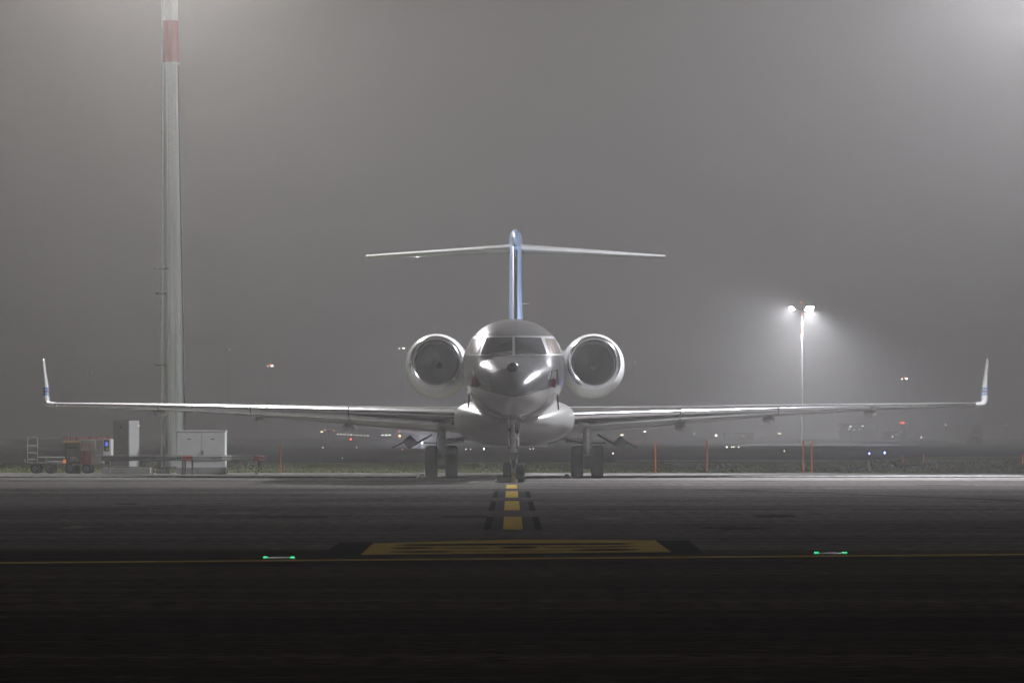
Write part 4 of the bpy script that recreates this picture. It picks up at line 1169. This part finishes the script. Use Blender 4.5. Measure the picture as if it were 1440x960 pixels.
far_light(1038.5, 629.5, 400, WH, 4, 1.3, 'last of four small white lamps in a low row under the right wing')
far_light(1103, 635.3, 290, WM, 5, 1.5, 'warm lamp left of the paired orange stakes')
far_light(1096, 609.5, 560, WM, 1.8, 1.0, 'long thin amber strip lamp above the warm lamp', bar=6)
far_light(1267, 594.3, 620, RD, 6, 1.5, 'left one of two red lamps close together on the right')
far_light(1270.6, 594.3, 620, RD, 9, 1.6, 'right one of two red lamps close together on the right')
far_light(1255, 613.5, 560, WH, 3, 1.3, 'small white lamp above the blue taxiway lights')
far_light(1295.5, 615, 520, WH, 4, 1.3, 'white lamp above the short orange stakes')
far_light(1196, 599.5, 600, WH, 1.8, 1.2, 'faint wide lamp on the right under the wing', bar=2.4)
far_light(1330, 597, 600, WH, 1.3, 1.6, 'faint greyish lamp under the right wing tip')
far_light(1415, 597, 600, WH, 1.3, 1.8, 'faint greyish lamp near the right edge')
for (px, py, s, lab) in ((1222.5, 637, 14, 'left one of two blue taxiway edge lights'), (1244, 636, 22, 'right one of two blue taxiway edge lights')):
    d = 262.0
    t = at(px, py, d); b_ = Vector((t.x, d, .0))
    o = thing('taxiway_light', lab, 'taxiway light', b_, 'blue taxiway edge lights')
    MB().cyl(b_, Vector((t.x, d, t.z - .03)), .03, .03, 8).build('post', M['yellowchock'], o)
    MB().sphere((t.x, d, t.z), .045, 10).build('blue_lens', emit('blue_lens', (.14, .2, 1), s), o)
    L = bpy.data.lights.new('blue_glow', 'POINT'); L.energy = 110; L.color = (.12, .16, 1); L.shadow_soft_size = .05
    lo = bpy.data.objects.new('blue_glow', L); COL.objects.link(lo); lo.parent = o; lo.location = (0, -.15, t.z + .05)
# vehicle light glow beside the left main gear
vt = at(593, 621, 420)
L = bpy.data.lights.new('vehicle_glow', 'POINT'); L.energy = 7000; L.color = (.72, .78, 1); L.shadow_soft_size = .2
lo = bpy.data.objects.new('vehicle_glow', L); COL.objects.link(lo); lo.location = (vt.x, vt.y - 1, vt.z + .3)
pl = [o for o in COL.objects if o.get('label', '').startswith('bluish white vehicle')][0]
lo.parent = pl; lo.location = lo.location - pl.location

# long low terminal building with a row of lit windows, far beyond the grass
def far_building(x0p, x1p, ytop, d, label, wins, door=None, extra=0):
    a, b = at(x0p, HY, d), at(x1p, HY, d); zt = at(0, ytop, d).z
    bd = thing('distant_building', label, 'building', Vector(((a.x + b.x) / 2, d + 10, -.01)), 'distant airport buildings')
    w = MB().box(((a.x + b.x) / 2, d + 10, zt / 2), (b.x - a.x, 20, zt), bev=.1).build('wall', M['hangar'], bd)
    MB().box(((a.x + b.x) / 2, d + 10, zt + .2), (b.x - a.x + .6, 20.6, .4), bev=.1).build('roof', M['galv_dark'], bd)
    for (px, py, wp_, hp_, s) in wins:
        c = at(px, py, d); k = d / F
        f = MB().box((c.x, d - .03, c.z), (wp_ * k * 1.15, .06, hp_ * k * 1.2), bev=.01).build('window', M['galv_dark'], bd)
        MB().box((c.x, d - .08, c.z), (wp_ * k, .03, hp_ * k), bev=.004).build('pane', emit('lit_pane', (1, .95, .88), s * 2), f)
    return bd
far_building(462, 556, 605, 1250, 'long low airport building with a row of lit windows under the left wing',
             [(475 + 4.7 * k, 610.2 + .25 * k, 2.6, 1.3, random.uniform(.7, 1.9)) for k in range(10)] + [(538 + 5 * k, 611.5, 3.0, 1.0, 3.2) for k in range(3)])
far_building(1186, 1232, 597.5, 1300, 'dim building with a few lit windows under the outer right wing', [(1194, 603, 4, 1.4, .8), (1201, 604, 3, 1.4, .7), (1213, 599, 4, .9, 1.6), (1209, 604, 2, 1.5, .8)])
far_building(1250, 1272, 608, 1250, 'small dim shed above the blue taxiway lights', [(1261, 610.8, 5, .8, .8)])
far_building(1020, 1060, 610, 1250, 'low dim building behind the row of four small lamps', [(1030, 612, 3, .8, .5), (1044, 612.4, 2, .8, .6)])
# red parked tail far right
rt = thing('distant_aircraft_tail', 'dull red aircraft tail fading in the fog at the far right', 'airplane', at(1372, 613, 700) * 1)
c = at(1372, 613, 700)
MB().add([c + Vector(p) for p in ((-1.6, 0, -1), (1.3, 0, -1), (1.0, 0, 2.2), (.1, 0, 2.2), (-1.6, .4, -1), (1.3, .4, -1), (1.0, .4, 2.2), (.1, .4, 2.2))],
         [(0, 1, 2, 3), (4, 5, 6, 7), (0, 1, 5, 4), (1, 2, 6, 5), (2, 3, 7, 6), (3, 0, 4, 7)]).build('fin', M['red'], rt)
MB().sphere(c + Vector((0, 2, -.9)), 1, 20, (1.1, 8, .75)).build('fuselage', M['galv_dark'], rt, smooth=True)
wl_ = MB(); [wl_.cyl(c + Vector((q, 1, -2.2)), c + Vector((q, 1, -1.0)), .15, .15, 8) for q in (-.8, .8)]
wl_.build('landing_gear', M['dark'], rt)

# ------------------------------------------------------------------ haze
hz = MB().box((0, 1090, 24.5), (3200, 2400, 53)).build('haze', M['galv'])
hm = bpy.data.materials.new('fog'); hm.use_nodes = True
n = hm.node_tree.nodes; l = hm.node_tree.links
n.remove(n['Principled BSDF'])
v = n.new('ShaderNodeVolumePrincipled')
v.inputs['Color'].default_value = (.98, .955, .94, 1)
v.inputs['Density'].default_value = HAZE_DENSITY
v.inputs['Anisotropy'].default_value = 0.6
l.new(v.outputs[0], n['Material Output'].inputs['Volume'])
hz.data.materials.clear(); hz.data.materials.append(hm)
struct(hz, 'stuff'); tag(hz, 'pale grey night fog filling the air over the airfield', 'fog')
